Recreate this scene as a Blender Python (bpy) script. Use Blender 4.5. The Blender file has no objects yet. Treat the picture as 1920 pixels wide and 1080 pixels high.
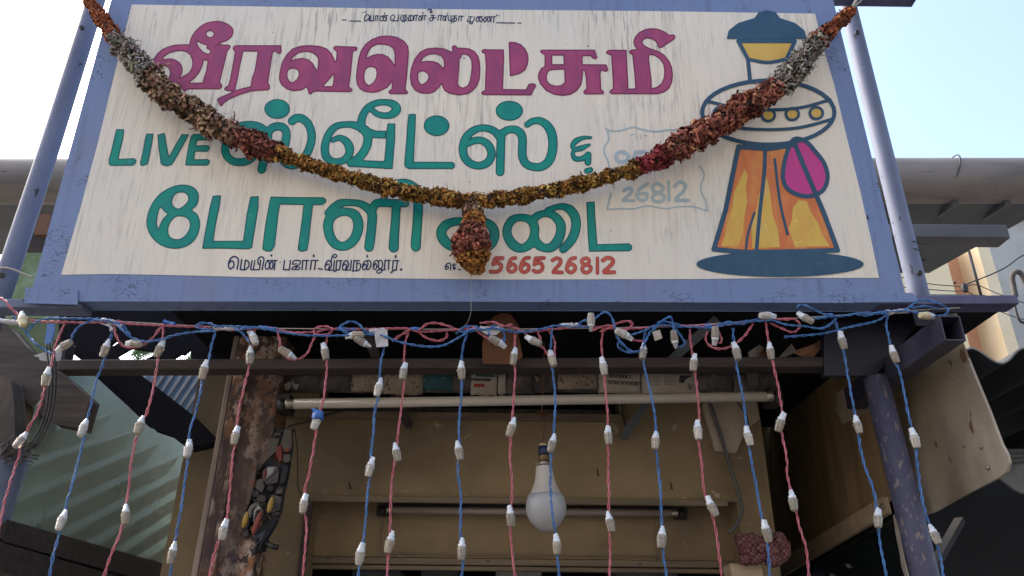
import bpy, bmesh, math, random
import numpy as np
from mathutils import Vector, Matrix

random.seed(7)
rng = np.random.default_rng(11)
C = bpy.context.scene.collection
SC = bpy.context.scene

# ------------------------------------------------------------------ camera
FPX = 1423.0                      # focal length in photo pixels (1920 wide)
PITCH = math.radians(25.4)
ROLL = math.radians(0.67)
CAM = Vector((0.0, 0.0, 1.6))
_F = Vector((0, math.cos(PITCH), math.sin(PITCH)))
_R0 = Vector((1, 0, 0))
_U0 = Vector((0, -math.sin(PITCH), math.cos(PITCH)))
_R = _R0 * math.cos(ROLL) + _U0 * math.sin(ROLL)
_U = _U0 * math.cos(ROLL) - _R0 * math.sin(ROLL)
cd = bpy.data.cameras.new('camera')
cd.sensor_width = 36.0
cd.lens = 36.0 * FPX / 1920.0
cd.clip_start = 0.05
cd.clip_end = 3000
cam = bpy.data.objects.new('camera', cd)
C.objects.link(cam)
m = Matrix((( _R.x, _U.x, -_F.x, CAM.x), (_R.y, _U.y, -_F.y, CAM.y), (_R.z, _U.z, -_F.z, CAM.z), (0, 0, 0, 1)))
cam.matrix_world = m
SC.camera = cam

# ------------------------------------------------------------------ sky, sun, exposure
SUN_EL = math.radians(42)
SUN_AZ = math.radians(-62)        # compass style: 180 = straight behind the viewer
w = bpy.data.worlds.new('World')
SC.world = w
w.use_nodes = True
nt = w.node_tree
bg = nt.nodes['Background']
sky = nt.nodes.new('ShaderNodeTexSky')
sky.sky_type = 'NISHITA'
sky.sun_disc = False
sky.sun_elevation = SUN_EL
sky.sun_rotation = SUN_AZ
sky.altitude = 50
sky.air_density = 1.0
sky.dust_density = 5.0
sky.ozone_density = 1.0
nt.links.new(sky.outputs[0], bg.inputs[0])
bg.inputs[1].default_value = 0.15
sl = bpy.data.lights.new('sun', 'SUN')
sl.energy = 0.5
sl.angle = math.radians(12)
sl.color = (1.0, 0.95, 0.88)
sun = bpy.data.objects.new('sun', sl)
C.objects.link(sun)
sdir = Vector((math.sin(SUN_AZ) * math.cos(SUN_EL), math.cos(SUN_AZ) * math.cos(SUN_EL), math.sin(SUN_EL)))
sun.rotation_euler = (-sdir).to_track_quat('-Z', 'Y').to_euler()
SC.view_settings.view_transform = 'Standard'
SC.view_settings.look = 'None'
SC.view_settings.gamma = 1
SC.view_settings.exposure = 1.9

# ------------------------------------------------------------------ geometry helpers
def ray(px, py):
    return _F + _R * ((px - 960) / FPX) - _U * ((py - 540) / FPX)
def P(px, py, Y):                  # point of the world at forward distance Y seen at photo pixel px, py
    d = ray(px, py)
    return CAM + d * (Y / d.y)
def PX(px, py, X):                 # same on a side plane x = X
    d = ray(px, py)
    return CAM + d * (X / d.x)
def PZ(px, py, z):
    d = ray(px, py)
    return CAM + d * ((z - CAM.z) / d.z)
def PP(px, py, o, n):
    d = ray(px, py)
    return CAM + d * ((o - CAM).dot(n) / d.dot(n))

def cr(pts, n=8, closed=False):    # Catmull-Rom
    p = np.array(pts, float)
    k = len(p)
    out = []
    rngk = range(k) if closed else range(k - 1)
    for i in rngk:
        if closed:
            a, b, c, d = p[(i - 1) % k], p[i], p[(i + 1) % k], p[(i + 2) % k]
        else:
            a = p[i - 1] if i > 0 else 2 * p[i] - p[i + 1]
            b, c = p[i], p[i + 1]
            d = p[i + 2] if i + 2 < k else 2 * p[i + 1] - p[i]
        for t in np.linspace(0, 1, n, endpoint=False):
            out.append(0.5 * ((2 * b) + (c - a) * t + (2 * a - 5 * b + 4 * c - d) * t * t + (3 * b - a - 3 * c + d) * t ** 3))
    if not closed:
        out.append(p[-1])
    return np.array(out)

class MB:
    def __init__(s):
        s.v = []; s.f = []; s.smooth = []
    def add(s, v, f, smooth=False):
        o = len(s.v)
        s.v += [Vector(x) for x in v]
        s.f += [[i + o for i in q] for q in f]
        s.smooth += [smooth] * len(f)
        return s
    def plate(s, pts, off):        # polygon given as 3-D points, thickened by the vector off
        n = len(pts)
        a = [Vector(p) for p in pts]; b = [Vector(p) + Vector(off) for p in pts]
        f = [list(range(n)), list(range(2 * n - 1, n - 1, -1))]
        for i in range(n):
            j = (i + 1) % n
            f.append([i, i + n, j + n, j][::-1])
        return s.add(a + b, f)
    def box(s, lo, hi):
        x0, y0, z0 = lo; x1, y1, z1 = hi
        v = [(x0,y0,z0),(x1,y0,z0),(x1,y1,z0),(x0,y1,z0),(x0,y0,z1),(x1,y0,z1),(x1,y1,z1),(x0,y1,z1)]
        return s.add(v, [[0,3,2,1],[4,5,6,7],[0,1,5,4],[1,2,6,5],[2,3,7,6],[3,0,4,7]])
    def beam(s, p, q, w, h, up=(0, 0, 1)):
        p = Vector(p); q = Vector(q); d = (q - p).normalized()
        sx = d.cross(Vector(up)).normalized(); uz = sx.cross(d).normalized()
        c = [(-w/2,-h/2),(w/2,-h/2),(w/2,h/2),(-w/2,h/2)]
        v = [p + sx*a + uz*b for a, b in c] + [q + sx*a + uz*b for a, b in c]
        return s.add(v, [[3,2,1,0],[4,5,6,7],[0,1,5,4],[1,2,6,5],[2,3,7,6],[3,0,4,7]])
    def tube(s, pts, r, seg=8, caps=True, smooth=True):
        pts = [Vector(p) for p in pts]; n = len(pts)
        rs = [r] * n if not hasattr(r, '__len__') else list(r)
        v = []; ref = None
        for i in range(n):
            d = (pts[min(i+1, n-1)] - pts[max(i-1, 0)])
            if d.length < 1e-9: d = Vector((0,0,1))
            d.normalize()
            if ref is None:
                ref = d.orthogonal().normalized()
            ref = (ref - d * ref.dot(d)).normalized()
            b = d.cross(ref)
            for k in range(seg):
                a = 2*math.pi*k/seg
                v.append(pts[i] + (ref*math.cos(a) + b*math.sin(a)) * rs[i])
        f = []
        for i in range(n-1):
            for k in range(seg):
                k2 = (k+1) % seg
                f.append([i*seg+k, i*seg+k2, (i+1)*seg+k2, (i+1)*seg+k])
        s.add(v, f, smooth)
        if caps:
            o = len(s.v) - len(v)
            s.f.append([o+k for k in range(seg)][::-1]); s.smooth.append(False)
            s.f.append([o+(n-1)*seg+k for k in range(seg)]); s.smooth.append(False)
        return s
    def lathe(s, prof, p0, axis, seg=20, rib=None):   # prof: (distance along axis, radius)
        axis = Vector(axis).normalized(); p0 = Vector(p0)
        ref = axis.orthogonal().normalized(); b = axis.cross(ref)
        v = []; f = []
        for (t, r) in prof:
            for k in range(seg):
                a = 2*math.pi*k/seg
                rr = r * (rib if rib and k % 2 else 1)
                v.append(p0 + axis*t + (ref*math.cos(a) + b*math.sin(a))*rr)
        for i in range(len(prof)-1):
            for k in range(seg):
                k2 = (k+1) % seg
                f.append([i*seg+k, i*seg+k2, (i+1)*seg+k2, (i+1)*seg+k])
        s.add(v, f, rib is None)
        o = len(s.v) - len(v)
        s.f.append([o+k for k in range(seg)][::-1]); s.smooth.append(False)
        s.f.append([o+(len(prof)-1)*seg+k for k in range(seg)]); s.smooth.append(False)
        return s
    def blob(s, c, rx, ry, rz, M=None, jit=0.0, sub=2):
        bm = bmesh.new()
        bmesh.ops.create_icosphere(bm, subdivisions=sub, radius=1)
        bm.verts.ensure_lookup_table()
        v = []
        for q in bm.verts:
            p = Vector((q.co.x*rx, q.co.y*ry, q.co.z*rz)) * (1 + jit*(random.random()-.5))
            if M is not None: p = M @ p
            v.append(Vector(c) + p)
        f = [[x.index for x in q.verts] for q in bm.faces]
        bm.free()
        return s.add(v, f, True)
    def build(s, name, mat, parent=None, origin=None, attr=None, bevel=0, noisy=0):
        co = np.array([tuple(x) for x in s.v])
        if noisy:
            co = co + rng.normal(0, noisy, co.shape)
        base = Vector(((co[:,0].min()+co[:,0].max())/2, (co[:,1].min()+co[:,1].max())/2, co[:,2].min())) if origin is None else Vector(origin)
        me = bpy.data.meshes.new(name)
        me.from_pydata([tuple(x) for x in (co - np.array(base))], [], s.f)
        me.polygons.foreach_set('use_smooth', s.smooth)
        if attr:
            for an, (typ, data) in attr.items():
                a = me.attributes.new(an, typ, 'POINT')
                if typ == 'FLOAT':
                    a.data.foreach_set('value', np.asarray(data, dtype=np.float32))
                else:
                    a.data.foreach_set('color', np.asarray(data, dtype=np.float32).ravel())
        me.validate()
        me.update()
        o = bpy.data.objects.new(name, me)
        C.objects.link(o)
        if parent is not None:
            o.parent = parent
            o.location = base - wloc(parent)
        else:
            o.location = base
        if mat is not None:
            me.materials.append(mat)
        if bevel:
            bv = o.modifiers.new('bevel', 'BEVEL'); bv.width = bevel; bv.segments = 2; bv.limit_method = 'ANGLE'
        return o

def wloc(o):
    l = Vector(o.location)
    while o.parent is not None:
        o = o.parent; l += Vector(o.location)
    return l
def tag(o, label=None, cat=None, group=None, kind=None):
    if label: o['label'] = label
    if cat: o['category'] = cat
    if group: o['group'] = group
    if kind: o['kind'] = kind
    return o
def empty(name, loc, label, cat, group=None):
    o = bpy.data.objects.new(name, None)
    o.empty_display_size = 0.05
    C.objects.link(o); o.location = loc
    return tag(o, label, cat, group)

# ------------------------------------------------------------------ flat painted shapes: union of strokes / polygons -> mesh
def seg_sd(X, Y, a, b, ra, rb):
    dx, dy = b[0]-a[0], b[1]-a[1]
    L = dx*dx + dy*dy + 1e-9
    t = np.clip(((X-a[0])*dx + (Y-a[1])*dy)/L, 0, 1)
    return np.hypot(X-a[0]-t*dx, Y-a[1]-t*dy) - (ra + (rb-ra)*t)
def poly_sd(X, Y, p):
    n = len(p); D = np.full(X.shape, 1e9); ins = np.zeros(X.shape, bool)
    for i in range(n):
        a, b = p[i], p[(i+1) % n]
        D = np.minimum(D, seg_sd(X, Y, a, b, 0, 0))
        c = ((a[1] > Y) != (b[1] > Y))
        if a[1] != b[1]:
            ins ^= c & (X < (b[0]-a[0])*(Y-a[1])/(b[1]-a[1]) + a[0])
    return np.where(ins, -D, D)
def shape_field(ops, h):
    # ops already in photo pixels
    allp = np.concatenate([np.array(o[1])[:, :2] for o in ops if o[0][0] != '-'])
    pad = max([float(np.max(np.array(o[1])[:, 2])) for o in ops if o[0] == 's'] + [0]) + 3
    x0, y0 = allp.min(0) - pad; x1, y1 = allp.max(0) + pad
    xs = np.arange(x0, x1 + h, h); ys = np.arange(y0, y1 + h, h)
    X, Y = np.meshgrid(xs, ys)
    D = np.full(X.shape, 50.0)
    for o in ops:
        p = np.array(o[1], float)
        mr = (p[:, 2].max() if o[0] == 's' else 0) + 14
        i0 = max(0, int((p[:,0].min()-mr-x0)/h)); i1 = min(len(xs), int((p[:,0].max()+mr-x0)/h)+2)
        j0 = max(0, int((p[:,1].min()-mr-y0)/h)); j1 = min(len(ys), int((p[:,1].max()+mr-y0)/h)+2)
        sx, sy = X[j0:j1, i0:i1], Y[j0:j1, i0:i1]
        if o[0] == 's':
            d = np.full(sx.shape, 50.0)
            for a, b in zip(p[:-1], p[1:]):
                d = np.minimum(d, seg_sd(sx, sy, a, b, a[2], b[2]))
            D[j0:j1, i0:i1] = np.minimum(D[j0:j1, i0:i1], d)
        elif o[0] == '+':
            D[j0:j1, i0:i1] = np.minimum(D[j0:j1, i0:i1], poly_sd(sx, sy, p))
        elif o[0] == '-':
            D[j0:j1, i0:i1] = np.maximum(D[j0:j1, i0:i1], -poly_sd(sx, sy, p))
    return xs, ys, D
def march(xs, ys, D):
    H, W = D.shape
    S = D < 0
    verts = []; edge = []; idx = {}
    def gv(j, i):
        k = (j, i)
        if k not in idx:
            idx[k] = len(verts); verts.append((xs[i], ys[j])); edge.append(-D[j, i])
        return idx[k]
    def ev(j, i, j2, i2):
        k = (j, i, j2, i2) if (j, i) < (j2, i2) else (j2, i2, j, i)
        if k not in idx:
            a, b = D[k[0], k[1]], D[k[2], k[3]]
            t = a/(a-b)
            idx[k] = len(verts)
            verts.append((xs[k[1]] + (xs[k[3]]-xs[k[1]])*t, ys[k[0]] + (ys[k[2]]-ys[k[0]])*t)); edge.append(0.0)
        return idx[k]
    faces = []
    cnt = S[:-1,:-1].astype(int) + S[1:,:-1] + S[:-1,1:] + S[1:,1:]
    for j, i in zip(*np.nonzero(cnt)):
        cs = [(j, i), (j, i+1), (j+1, i+1), (j+1, i)]
        if cnt[j, i] == 4:
            faces.append([gv(*c) for c in cs]); continue
        poly = []
        for k in range(4):
            a, b = cs[k], cs[(k+1) % 4]
            if S[a]: poly.append(gv(*a))
            if S[a] != S[b]: poly.append(ev(*a, *b))
        if len(poly) >= 3: faces.append(poly)
    return verts, faces, edge
def win(ox, oy, s, ops):            # ops traced in an enlarged view -> photo pixels
    out = []
    for o in ops:
        k = o[0]
        if k in ('+', '-'):
            out.append((k, [(ox + x/s, oy + y/s) for x, y in o[1]]))
        elif k in ('c+', 'c-'):
            out.append((k[1], [(ox + x/s, oy + y/s) for x, y in cr(o[1], 5, True)]))
        elif k in ('e+', 'e-'):
            cx, cy, rx, ry = o[1]
            out.append((k[1], [(ox + (cx+rx*math.cos(a))/s, oy + (cy+ry*math.sin(a))/s) for a in np.linspace(0, 2*math.pi, 28, endpoint=False)]))
        elif k in ('s', 'l', 'r'):
            r0 = o[2] if len(o) > 2 else 10
            pts = [(p[0], p[1], p[2] if len(p) > 2 else r0) for p in o[1]]
            if k == 's' and len(pts) > 2: pts = cr(pts, 5)
            if k == 'r': pts = list(cr(pts, 5, True)); pts.append(pts[0])
            out.append(('s', [(ox + p[0]/s, oy + p[1]/s, p[2]/s) for p in pts]))
    return out
# ------------------------------------------------------------------ lettering of the sign board, traced stroke by stroke
T_MAROON = (
 win(270, 40, 6, [
  ('c+', [(510,290),(530,190),(590,100),(680,30),(780,2),(870,2),(950,35),(1000,80),(1008,130),(985,185),(935,225),(860,255),(800,300),(720,370),(620,380),(540,350)]),
  ('+', [(95,530),(100,480),(112,425),(150,365),(205,318),(270,288),(350,266),(430,262),(510,262),(600,330),(700,350),(760,300),(830,262),(960,265),(980,285),(970,310),(945,335),(935,370),(900,520),(870,640),(858,690),(885,720),(880,750),(850,770),(700,768),(520,770),(485,775),(460,800),(440,780),(395,710),(340,695),(260,700),(180,680),(120,610)]),
  ('e-', (745,147,40,34)),
  ('-', [(604,230),(640,252),(690,272),(715,276),(702,298),(712,318),(745,330),(745,362),(715,368),(670,345),(625,300),(606,262)]),
  ('-', [(215,430),(235,400),(280,368),(340,348),(420,338),(480,350),(520,385),(543,440),(545,490),(530,545),(500,585),(405,640),(430,600),(440,550),(430,500),(400,460),(350,430),(300,420),(250,425)]),
  ('-', [(675,447),(718,447),(700,560),(670,650),(660,692),(512,694),(580,640),(630,575),(660,510)]),
  ('e-', (235,585,58,75)),
  ('+', [(1000,300),(1015,280),(1045,272),(1545,272),(1552,340),(1540,365),(1505,370),(1485,345),(1455,350),(1440,430),(1420,560),(1400,690),(1420,730),(1420,765),(1395,780),(1300,785),(1200,795),(1060,840),(950,890),(900,930),(880,958),(860,960),(820,880),(870,850),(960,812),(1000,795),(935,790),(900,770),(910,750),(950,720),(970,650),(1000,480),(1025,350),(1003,325)]),
  ('-', [(1120,345),(1280,345),(1265,440),(1245,560),(1215,640),(1200,735),(1130,750),(1035,778),(1030,760),(1060,640),(1085,500)]),
 ]) + win(510, 40, 6, [
  ('+', [(80,640),(85,580),(110,470),(160,380),(230,310),(320,278),(430,270),(540,280),(620,310),(670,360),(700,420),(715,455),(722,430),(728,345),(695,325),(688,300),(710,280),(950,288),(965,305),(955,335),(915,345),(905,440),(890,600),(870,740),(905,765),(905,790),(880,802),(500,795),(460,805),(440,830),(415,825),(400,770),(390,745),(340,780),(240,792),(170,770),(110,725),(85,680)]),
  ('-', [(218,442),(250,400),(310,360),(390,345),(450,360),(500,395),(520,430),(518,500),(508,560),(495,530),(460,470),(410,430),(340,415),(270,425)]),
  ('-', [(175,590),(190,550),(230,535),(270,540),(300,570),(302,610),(280,655),(235,692),(200,675),(178,635)]),
  ('-', [(695,600),(690,680),(680,732),(580,733),(640,670)]),
  ('+', [(945,640),(955,530),(970,430),(1000,330),(1050,260),(1120,205),(1210,170),(1310,163),(1410,178),(1490,225),(1535,285),(1542,360),(1532,500),(1520,640),(1505,770),(1533,795),(1525,825),(1330,825),(1308,805),(1320,780),(1345,765),(1350,690),(1300,750),(1200,800),(1130,810),(1050,800),(990,770),(955,715)]),
  ('-', [(1068,415),(1085,350),(1120,300),(1180,268),(1250,265),(1320,280),(1365,315),(1380,370),(1380,500),(1360,460),(1310,400),(1250,372),(1180,370),(1120,385)]),
  ('-', [(1040,620),(1050,560),(1085,522),(1130,518),(1165,535),(1178,580),(1170,640),(1140,690),(1095,722),(1060,700),(1042,660)]),
 ]) + win(750, 40, 6, [
  ('+', [(110,630),(120,540),(160,430),(220,350),(300,308),(400,298),(500,308),(560,335),(588,345),(583,290),(610,270),(635,280),(645,300),(700,300),(780,308),(840,340),(880,390),(900,460),(905,540),(900,650),(870,730),(820,790),(760,825),(660,838),(560,820),(500,785),(475,740),(472,705),(440,755),(390,800),(330,820),(240,818),(170,785),(125,720)]),
  ('-', [(238,458),(270,410),(330,380),(400,375),(460,395),(490,435),(495,500),(485,532),(470,505),(430,470),(370,450),(300,448)]),
  ('-', [(205,600),(225,572),(270,568),(310,595),(322,635),(300,680),(255,710),(225,700),(208,660)]),
  ('-', [(670,435),(690,410),(700,378),(740,380),(780,405),(802,450),(805,530),(795,610),(782,680),(760,725),(710,750),(670,735),(652,705),(660,620),(670,530)]),
  ('+', [(915,335),(940,315),(1000,318),(1170,320),(1172,450),(1165,620),(1160,765),(1415,768),(1445,710),(1480,698),(1520,705),(1535,730),(1500,790),(1478,838),(940,835),(912,815),(920,795),(955,775),(960,600),(965,500),(955,370),(925,360)]),
  ('+', [(1222,235),(1290,235),(1360,260),(1410,310),(1440,370),(1448,430),(1435,500),(1410,555),(1350,595),(1280,615),(1235,625),(1228,420)]),
 ]) + win(990, 40, 6, [
  ('+', [(130,345),(150,322),(750,322),(765,360),(780,410),(765,430),(735,430),(700,395),(615,398),(615,485),(880,488),(905,545),(890,570),(860,572),(825,555),(815,600),(820,680),(825,765),(855,795),(850,825),(640,828),(618,805),(630,780),(655,760),(650,650),(635,560),(620,560),(615,640),(600,720),(550,790),(480,830),(390,845),(290,830),(200,785),(135,710),(110,640),(115,590),(145,530),(185,510),(185,385),(160,370)]),
  ('-', [(272,390),(398,390),(400,485),(275,485)]),
  ('-', [(240,560),(280,553),(405,548),(410,690),(370,722),(310,728),(250,710),(215,670),(212,620),(225,580)]),
  ('+', [(872,350),(900,325),(950,322),(1110,325),(1112,420),(1120,560),(1130,760),(1205,757),(1195,600),(1180,470),(1172,385),(1140,365),(1135,340),(1165,320),(1225,318),(1195,280),(1183,235),(1200,180),(1250,125),(1320,90),(1390,80),(1470,90),(1540,120),(1590,155),(1640,150),(1660,175),(1650,205),(1590,245),(1510,300),(1480,305),(1455,290),(1448,245),(1400,210),(1340,195),(1300,210),(1285,240),(1310,275),(1370,305),(1470,340),(1540,385),(1590,450),(1620,520),(1630,600),(1622,690),(1590,760),(1530,805),(1450,825),(940,825),(912,805),(925,775),(955,760),(950,640),(940,500),(935,390),(885,370)]),
  ('-', [(1365,385),(1420,390),(1480,430),(1520,490),(1532,560),(1525,640),(1500,700),(1450,740),(1392,755),(1390,660),(1375,540),(1362,430)]),
 ]))

T_LIVE = win(190, 170, 6, [
  ('+', [(170,437),(262,437),(250,540),(215,690),(198,770),(370,762),(400,785),(395,815),(360,848),(110,850),(85,830),(85,780),(110,690),(145,540)]),
  ('+', [(510,487),(592,487),(575,600),(545,760),(525,830),(480,850),(440,845),(437,815),(465,700),(490,560)]),
  ('+', [(632,500),(715,476),(730,560),(765,740),(830,620),(905,492),(990,495),(940,590),(870,720),(800,838),(740,857),(690,845),(668,820),(650,680)]),
  ('+', [(1010,510),(1040,490),(1230,492),(1230,560),(1085,565),(1070,620),(1200,615),(1222,640),(1215,670),(1190,692),(1060,690),(1050,775),(1200,772),(1228,795),(1215,830),(1190,848),(945,845),(960,740),(985,610)]),
 ])
T_GREEN2 = (
 win(430, 170, 6, [
  ('s', [(440,470),(490,420),(560,405),(620,430),(645,490),(635,580),(610,690),(600,760),(640,820),(720,840),(810,800),(880,700),(922,580),(925,480),(890,380),(820,318),(750,315),(708,345)], 48),
  ('s', [(440,460),(425,620),(365,890)], 48),
  ('s', [(70,600),(150,570),(240,590),(290,660),(270,740),(200,795),(110,808),(30,790),(-30,730),(-45,650),(-15,550),(40,460),(120,405),(220,388),(320,400),(390,440),(440,500)], 45),
  ('e+', (540,210,145,112)),
 ]) + win(590, 170, 6, [
  ('s', [(205,560,30),(280,535,36),(350,570,46),(390,635,52),(390,710,48),(345,775,44),(270,802,40),(190,795,44),(130,740,48),(116,640,48),(140,540,46),(190,450,44),(260,398,40),(370,383,38),(450,392,44),(530,425,50),(590,490,52),(600,560,52),(580,650,54),(530,730,55),(460,800,52)]),
  ('+', [(365,790),(440,740),(800,790),(790,760),(880,790),(878,885),(385,862),(365,840)]),
  ('-', [(548,785),(600,715),(640,630),(655,540),(700,535),(798,545),(790,680),(775,795)]),
  ('+', [(820,372),(910,372),(905,560),(890,760),(878,885),(780,885),(785,760),(800,600),(805,470)]),
  ('+', [(560,400),(590,395),(630,430),(690,452),(810,455),(800,542),(700,540),(640,535),(560,480)]),
  ('s', [(530,430,50),(527,350,48),(545,280,46),(600,195,42),(700,142,38),(800,135,37),(880,155,46),(922,210,54),(880,265,46),(800,285,37),(710,268,36),(650,225,32),(600,210,30)]),
  ('+', [(1055,275),(1065,265),(1140,266),(1137,400),(1124,640),(1118,800),(1300,850),(1115,880),(1060,886),(1015,860),(1008,820),(1030,560),(1040,400)]),
  ('l', [(1065,844),(1539,845)], 41),
  ('e+', (1372,398,146,117)),
 ]) + win(840, 170, 6, [
  ('s', [(215,610,30),(290,568,40),(370,563,42),(440,600,46),(483,670,48),(485,745,48),(440,815,48),(350,848,44),(260,825,46),(195,765,48),(170,680,50),(180,590,50),(220,510,48),(290,450,44),(380,423,41),(470,435,43),(540,475,46),(590,540,48)]),
  ('s', [(598,490),(592,700),(585,916)], 50),
  ('s', [(598,500,46),(640,462,46),(700,440,44),(770,447,46),(820,490,50),(838,560,50),(835,680,50),(842,760,50),(880,828,48),(960,860,46),(1050,858,48),(1130,800,52),(1170,700,54),(1180,580,54),(1160,470,54),(1110,390,50),(1040,345,44),(980,342,40),(925,360,38),(892,386,36)]),
  ('e+', (690,230,155,113)),
  ('s', [(1608,532,16),(1520,535,24),(1440,570,34),(1400,625,28),(1430,662,26),(1500,650,34),(1590,612,16)]),
  ('s', [(1430,662,26),(1402,710,24),(1425,765,30),(1490,772,30),(1540,750,32),(1580,720,28)]),
  ('l', [(1575,725),(1573,810)], 38),
  ('l', [(1562,905),(1600,895)], 32),
 ]))
T_GREEN3 = (
 win(260, 320, 6, [
  ('c+', [(90,580),(110,470),(160,360),(240,265),(340,200),(440,165),(540,162),(620,190),(670,245),(680,310),(660,390),(608,445),(660,490),(690,560),(692,640),(670,720),(620,800),(540,855),(440,882),(330,872),(230,830),(150,755),(105,670)]),
  ('c-', [(380,350),(395,300),(425,262),(470,250),(520,255),(555,290),(555,340),(520,385),(455,428),(410,412),(382,380)]),
  ('c-', [(335,680),(345,620),(375,565),(420,525),(470,518),(530,530),(570,570),(578,630),(555,690),(510,745),(450,772),(390,765),(350,735)]),
  ('-', [(250,415),(280,455),(325,492),(270,550),(240,610),(225,662),(208,600),(215,520),(232,450)]),
  ('+', [(835,285),(930,280),(920,380),(890,520),(865,650),(845,792),(1175,792),(1195,650),(1215,500),(1240,380),(1258,295),(1355,290),(1350,420),(1320,620),(1295,760),(1280,870),(1240,888),(900,880),(715,882),(740,740),(770,580),(800,420)]),
 ]) + win(480, 320, 6, [
  ('+', [(165,293),(400,300),(760,302),(795,330),(790,360),(750,390),(645,392),(625,560),(600,780),(580,900),(520,918),(475,900),(470,880),(490,740),(515,560),(535,390),(275,385),(255,500),(235,680),(215,850),(180,910),(120,915),(72,890),(85,760),(110,580),(140,420)]),
  ('c+', [(755,640),(772,540),(820,440),(900,400),(1000,418),(1100,430),(1170,480),(1210,580),(1200,700),(1150,810),(1060,885),(960,905),(860,870),(790,780)]),
  ('c-', [(870,620),(890,560),(940,525),(1010,512),(1065,535),(1092,590),(1090,660),(1060,740),(1010,790),(965,802),(915,770),(880,700)]),
  ('s', [(810,480,40),(870,420,45),(950,370,46),(1060,362,40),(1170,375,42),(1250,420,50),(1305,490,55),(1303,620,55),(1282,800,56),(1272,862,54)]),
  ('s', [(1310,440,50),(1350,375,48),(1420,366,46),(1520,368,46),(1680,370,46)]),
  ('s', [(1580,400,52),(1570,560,52),(1555,760,56),(1550,867,58)]),
  ('s', [(1430,340,38),(1480,220,38),(1540,165,42),(1640,133,40),(1740,160,48),(1810,240,55),(1825,400,55),(1815,600,55),(1800,800,58),(1800,858,56)]),
 ]) + win(680, 330, 6, [
  ('s', [(1250,520,45),(1130,512,45),(1020,520,48),(930,560,55),(885,640,58),(920,730,60),(1010,800,50),(1130,815,45)]),
  ('s', [(1250,520,45),(1380,522,45),(1450,570,55),(1485,650,56),(1460,750,55),(1390,820,50)]),
  ('l', [(1270,320),(1250,850)], 50),
  ('l', [(1000,322),(1440,320)], 33),
 ]) + win(880, 340, 6, [
  ('r', [(570,410,42),(480,440,48),(425,540,52),(440,640,55),(510,730,58),(600,755,48),(690,700,55),(732,600,52),(728,500,52),(670,430,48)]),
  ('r', [(720,440,50),(780,385,45),(860,365,42),(950,390,48),(1020,470,55),(1030,560,55),(1000,660,58),(930,740,55),(850,752,48),(770,710,55),(735,630,50),(735,520,50)]),
  ('s', [(880,330,36),(980,293,35),(1070,290,42),(1150,340,55),(1195,430,55),(1195,540,55),(1160,640,55),(1110,710,52),(1057,765,48)]),
  ('+', [(1315,235),(1410,230),(1415,360),(1430,560),(1440,710),(1800,700),(1832,730),(1830,770),(1800,790),(1345,795),(1330,600),(1322,400)]),
 ]))
T_RED = win(880, 340, 6, [
  ('l', [(300,870),(372,866)], 24), ('l', [(290,872),(270,935)], 22),
  ('s', [(268,930),(320,918),(358,950),(345,1000),(300,1020),(240,1018)], 23),
  ('s', [(518,865),(470,880),(440,950),(440,1000),(475,1022),(515,1000),(518,955),(480,935),(445,965)], 22),
  ('s', [(672,862),(620,875),(582,950),(582,1005),(622,1025),(663,1000),(666,955),(625,932),(587,965)], 22),
  ('l', [(748,870),(838,865)], 23), ('l', [(745,870),(732,940)], 22), ('s', [(735,930),(790,918),(823,955),(810,1005),(760,1022),(722,1006)], 23),
  ('s', [(935,892),(980,868),(1022,885),(1020,930),(970,985),(945,1020)], 22), ('l', [(945,1025),(1042,1028)], 22),
  ('s', [(1190,865),(1140,880),(1102,950),(1097,1000),(1140,1028),(1185,1000),(1185,955),(1140,932),(1102,965)], 22),
  ('r', [(1310,868),(1268,888),(1268,920),(1310,938),(1345,915),(1342,882)], 21), ('r', [(1310,940),(1270,975),(1278,1015),(1315,1030),(1358,1008),(1362,965)], 22),
  ('l', [(1440,868),(1440,1035)], 20),
  ('s', [(1503,892),(1550,864),(1605,878),(1612,920),(1560,975),(1515,1015)], 24), ('l', [(1520,1028),(1628,1026)], 23),
 ])
def L(*pts, r=9): return ('l', list(pts), r)
def S(*pts, r=9): return ('s', list(pts), r)
def R(*pts, r=9): return ('r', list(pts), r)
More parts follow.
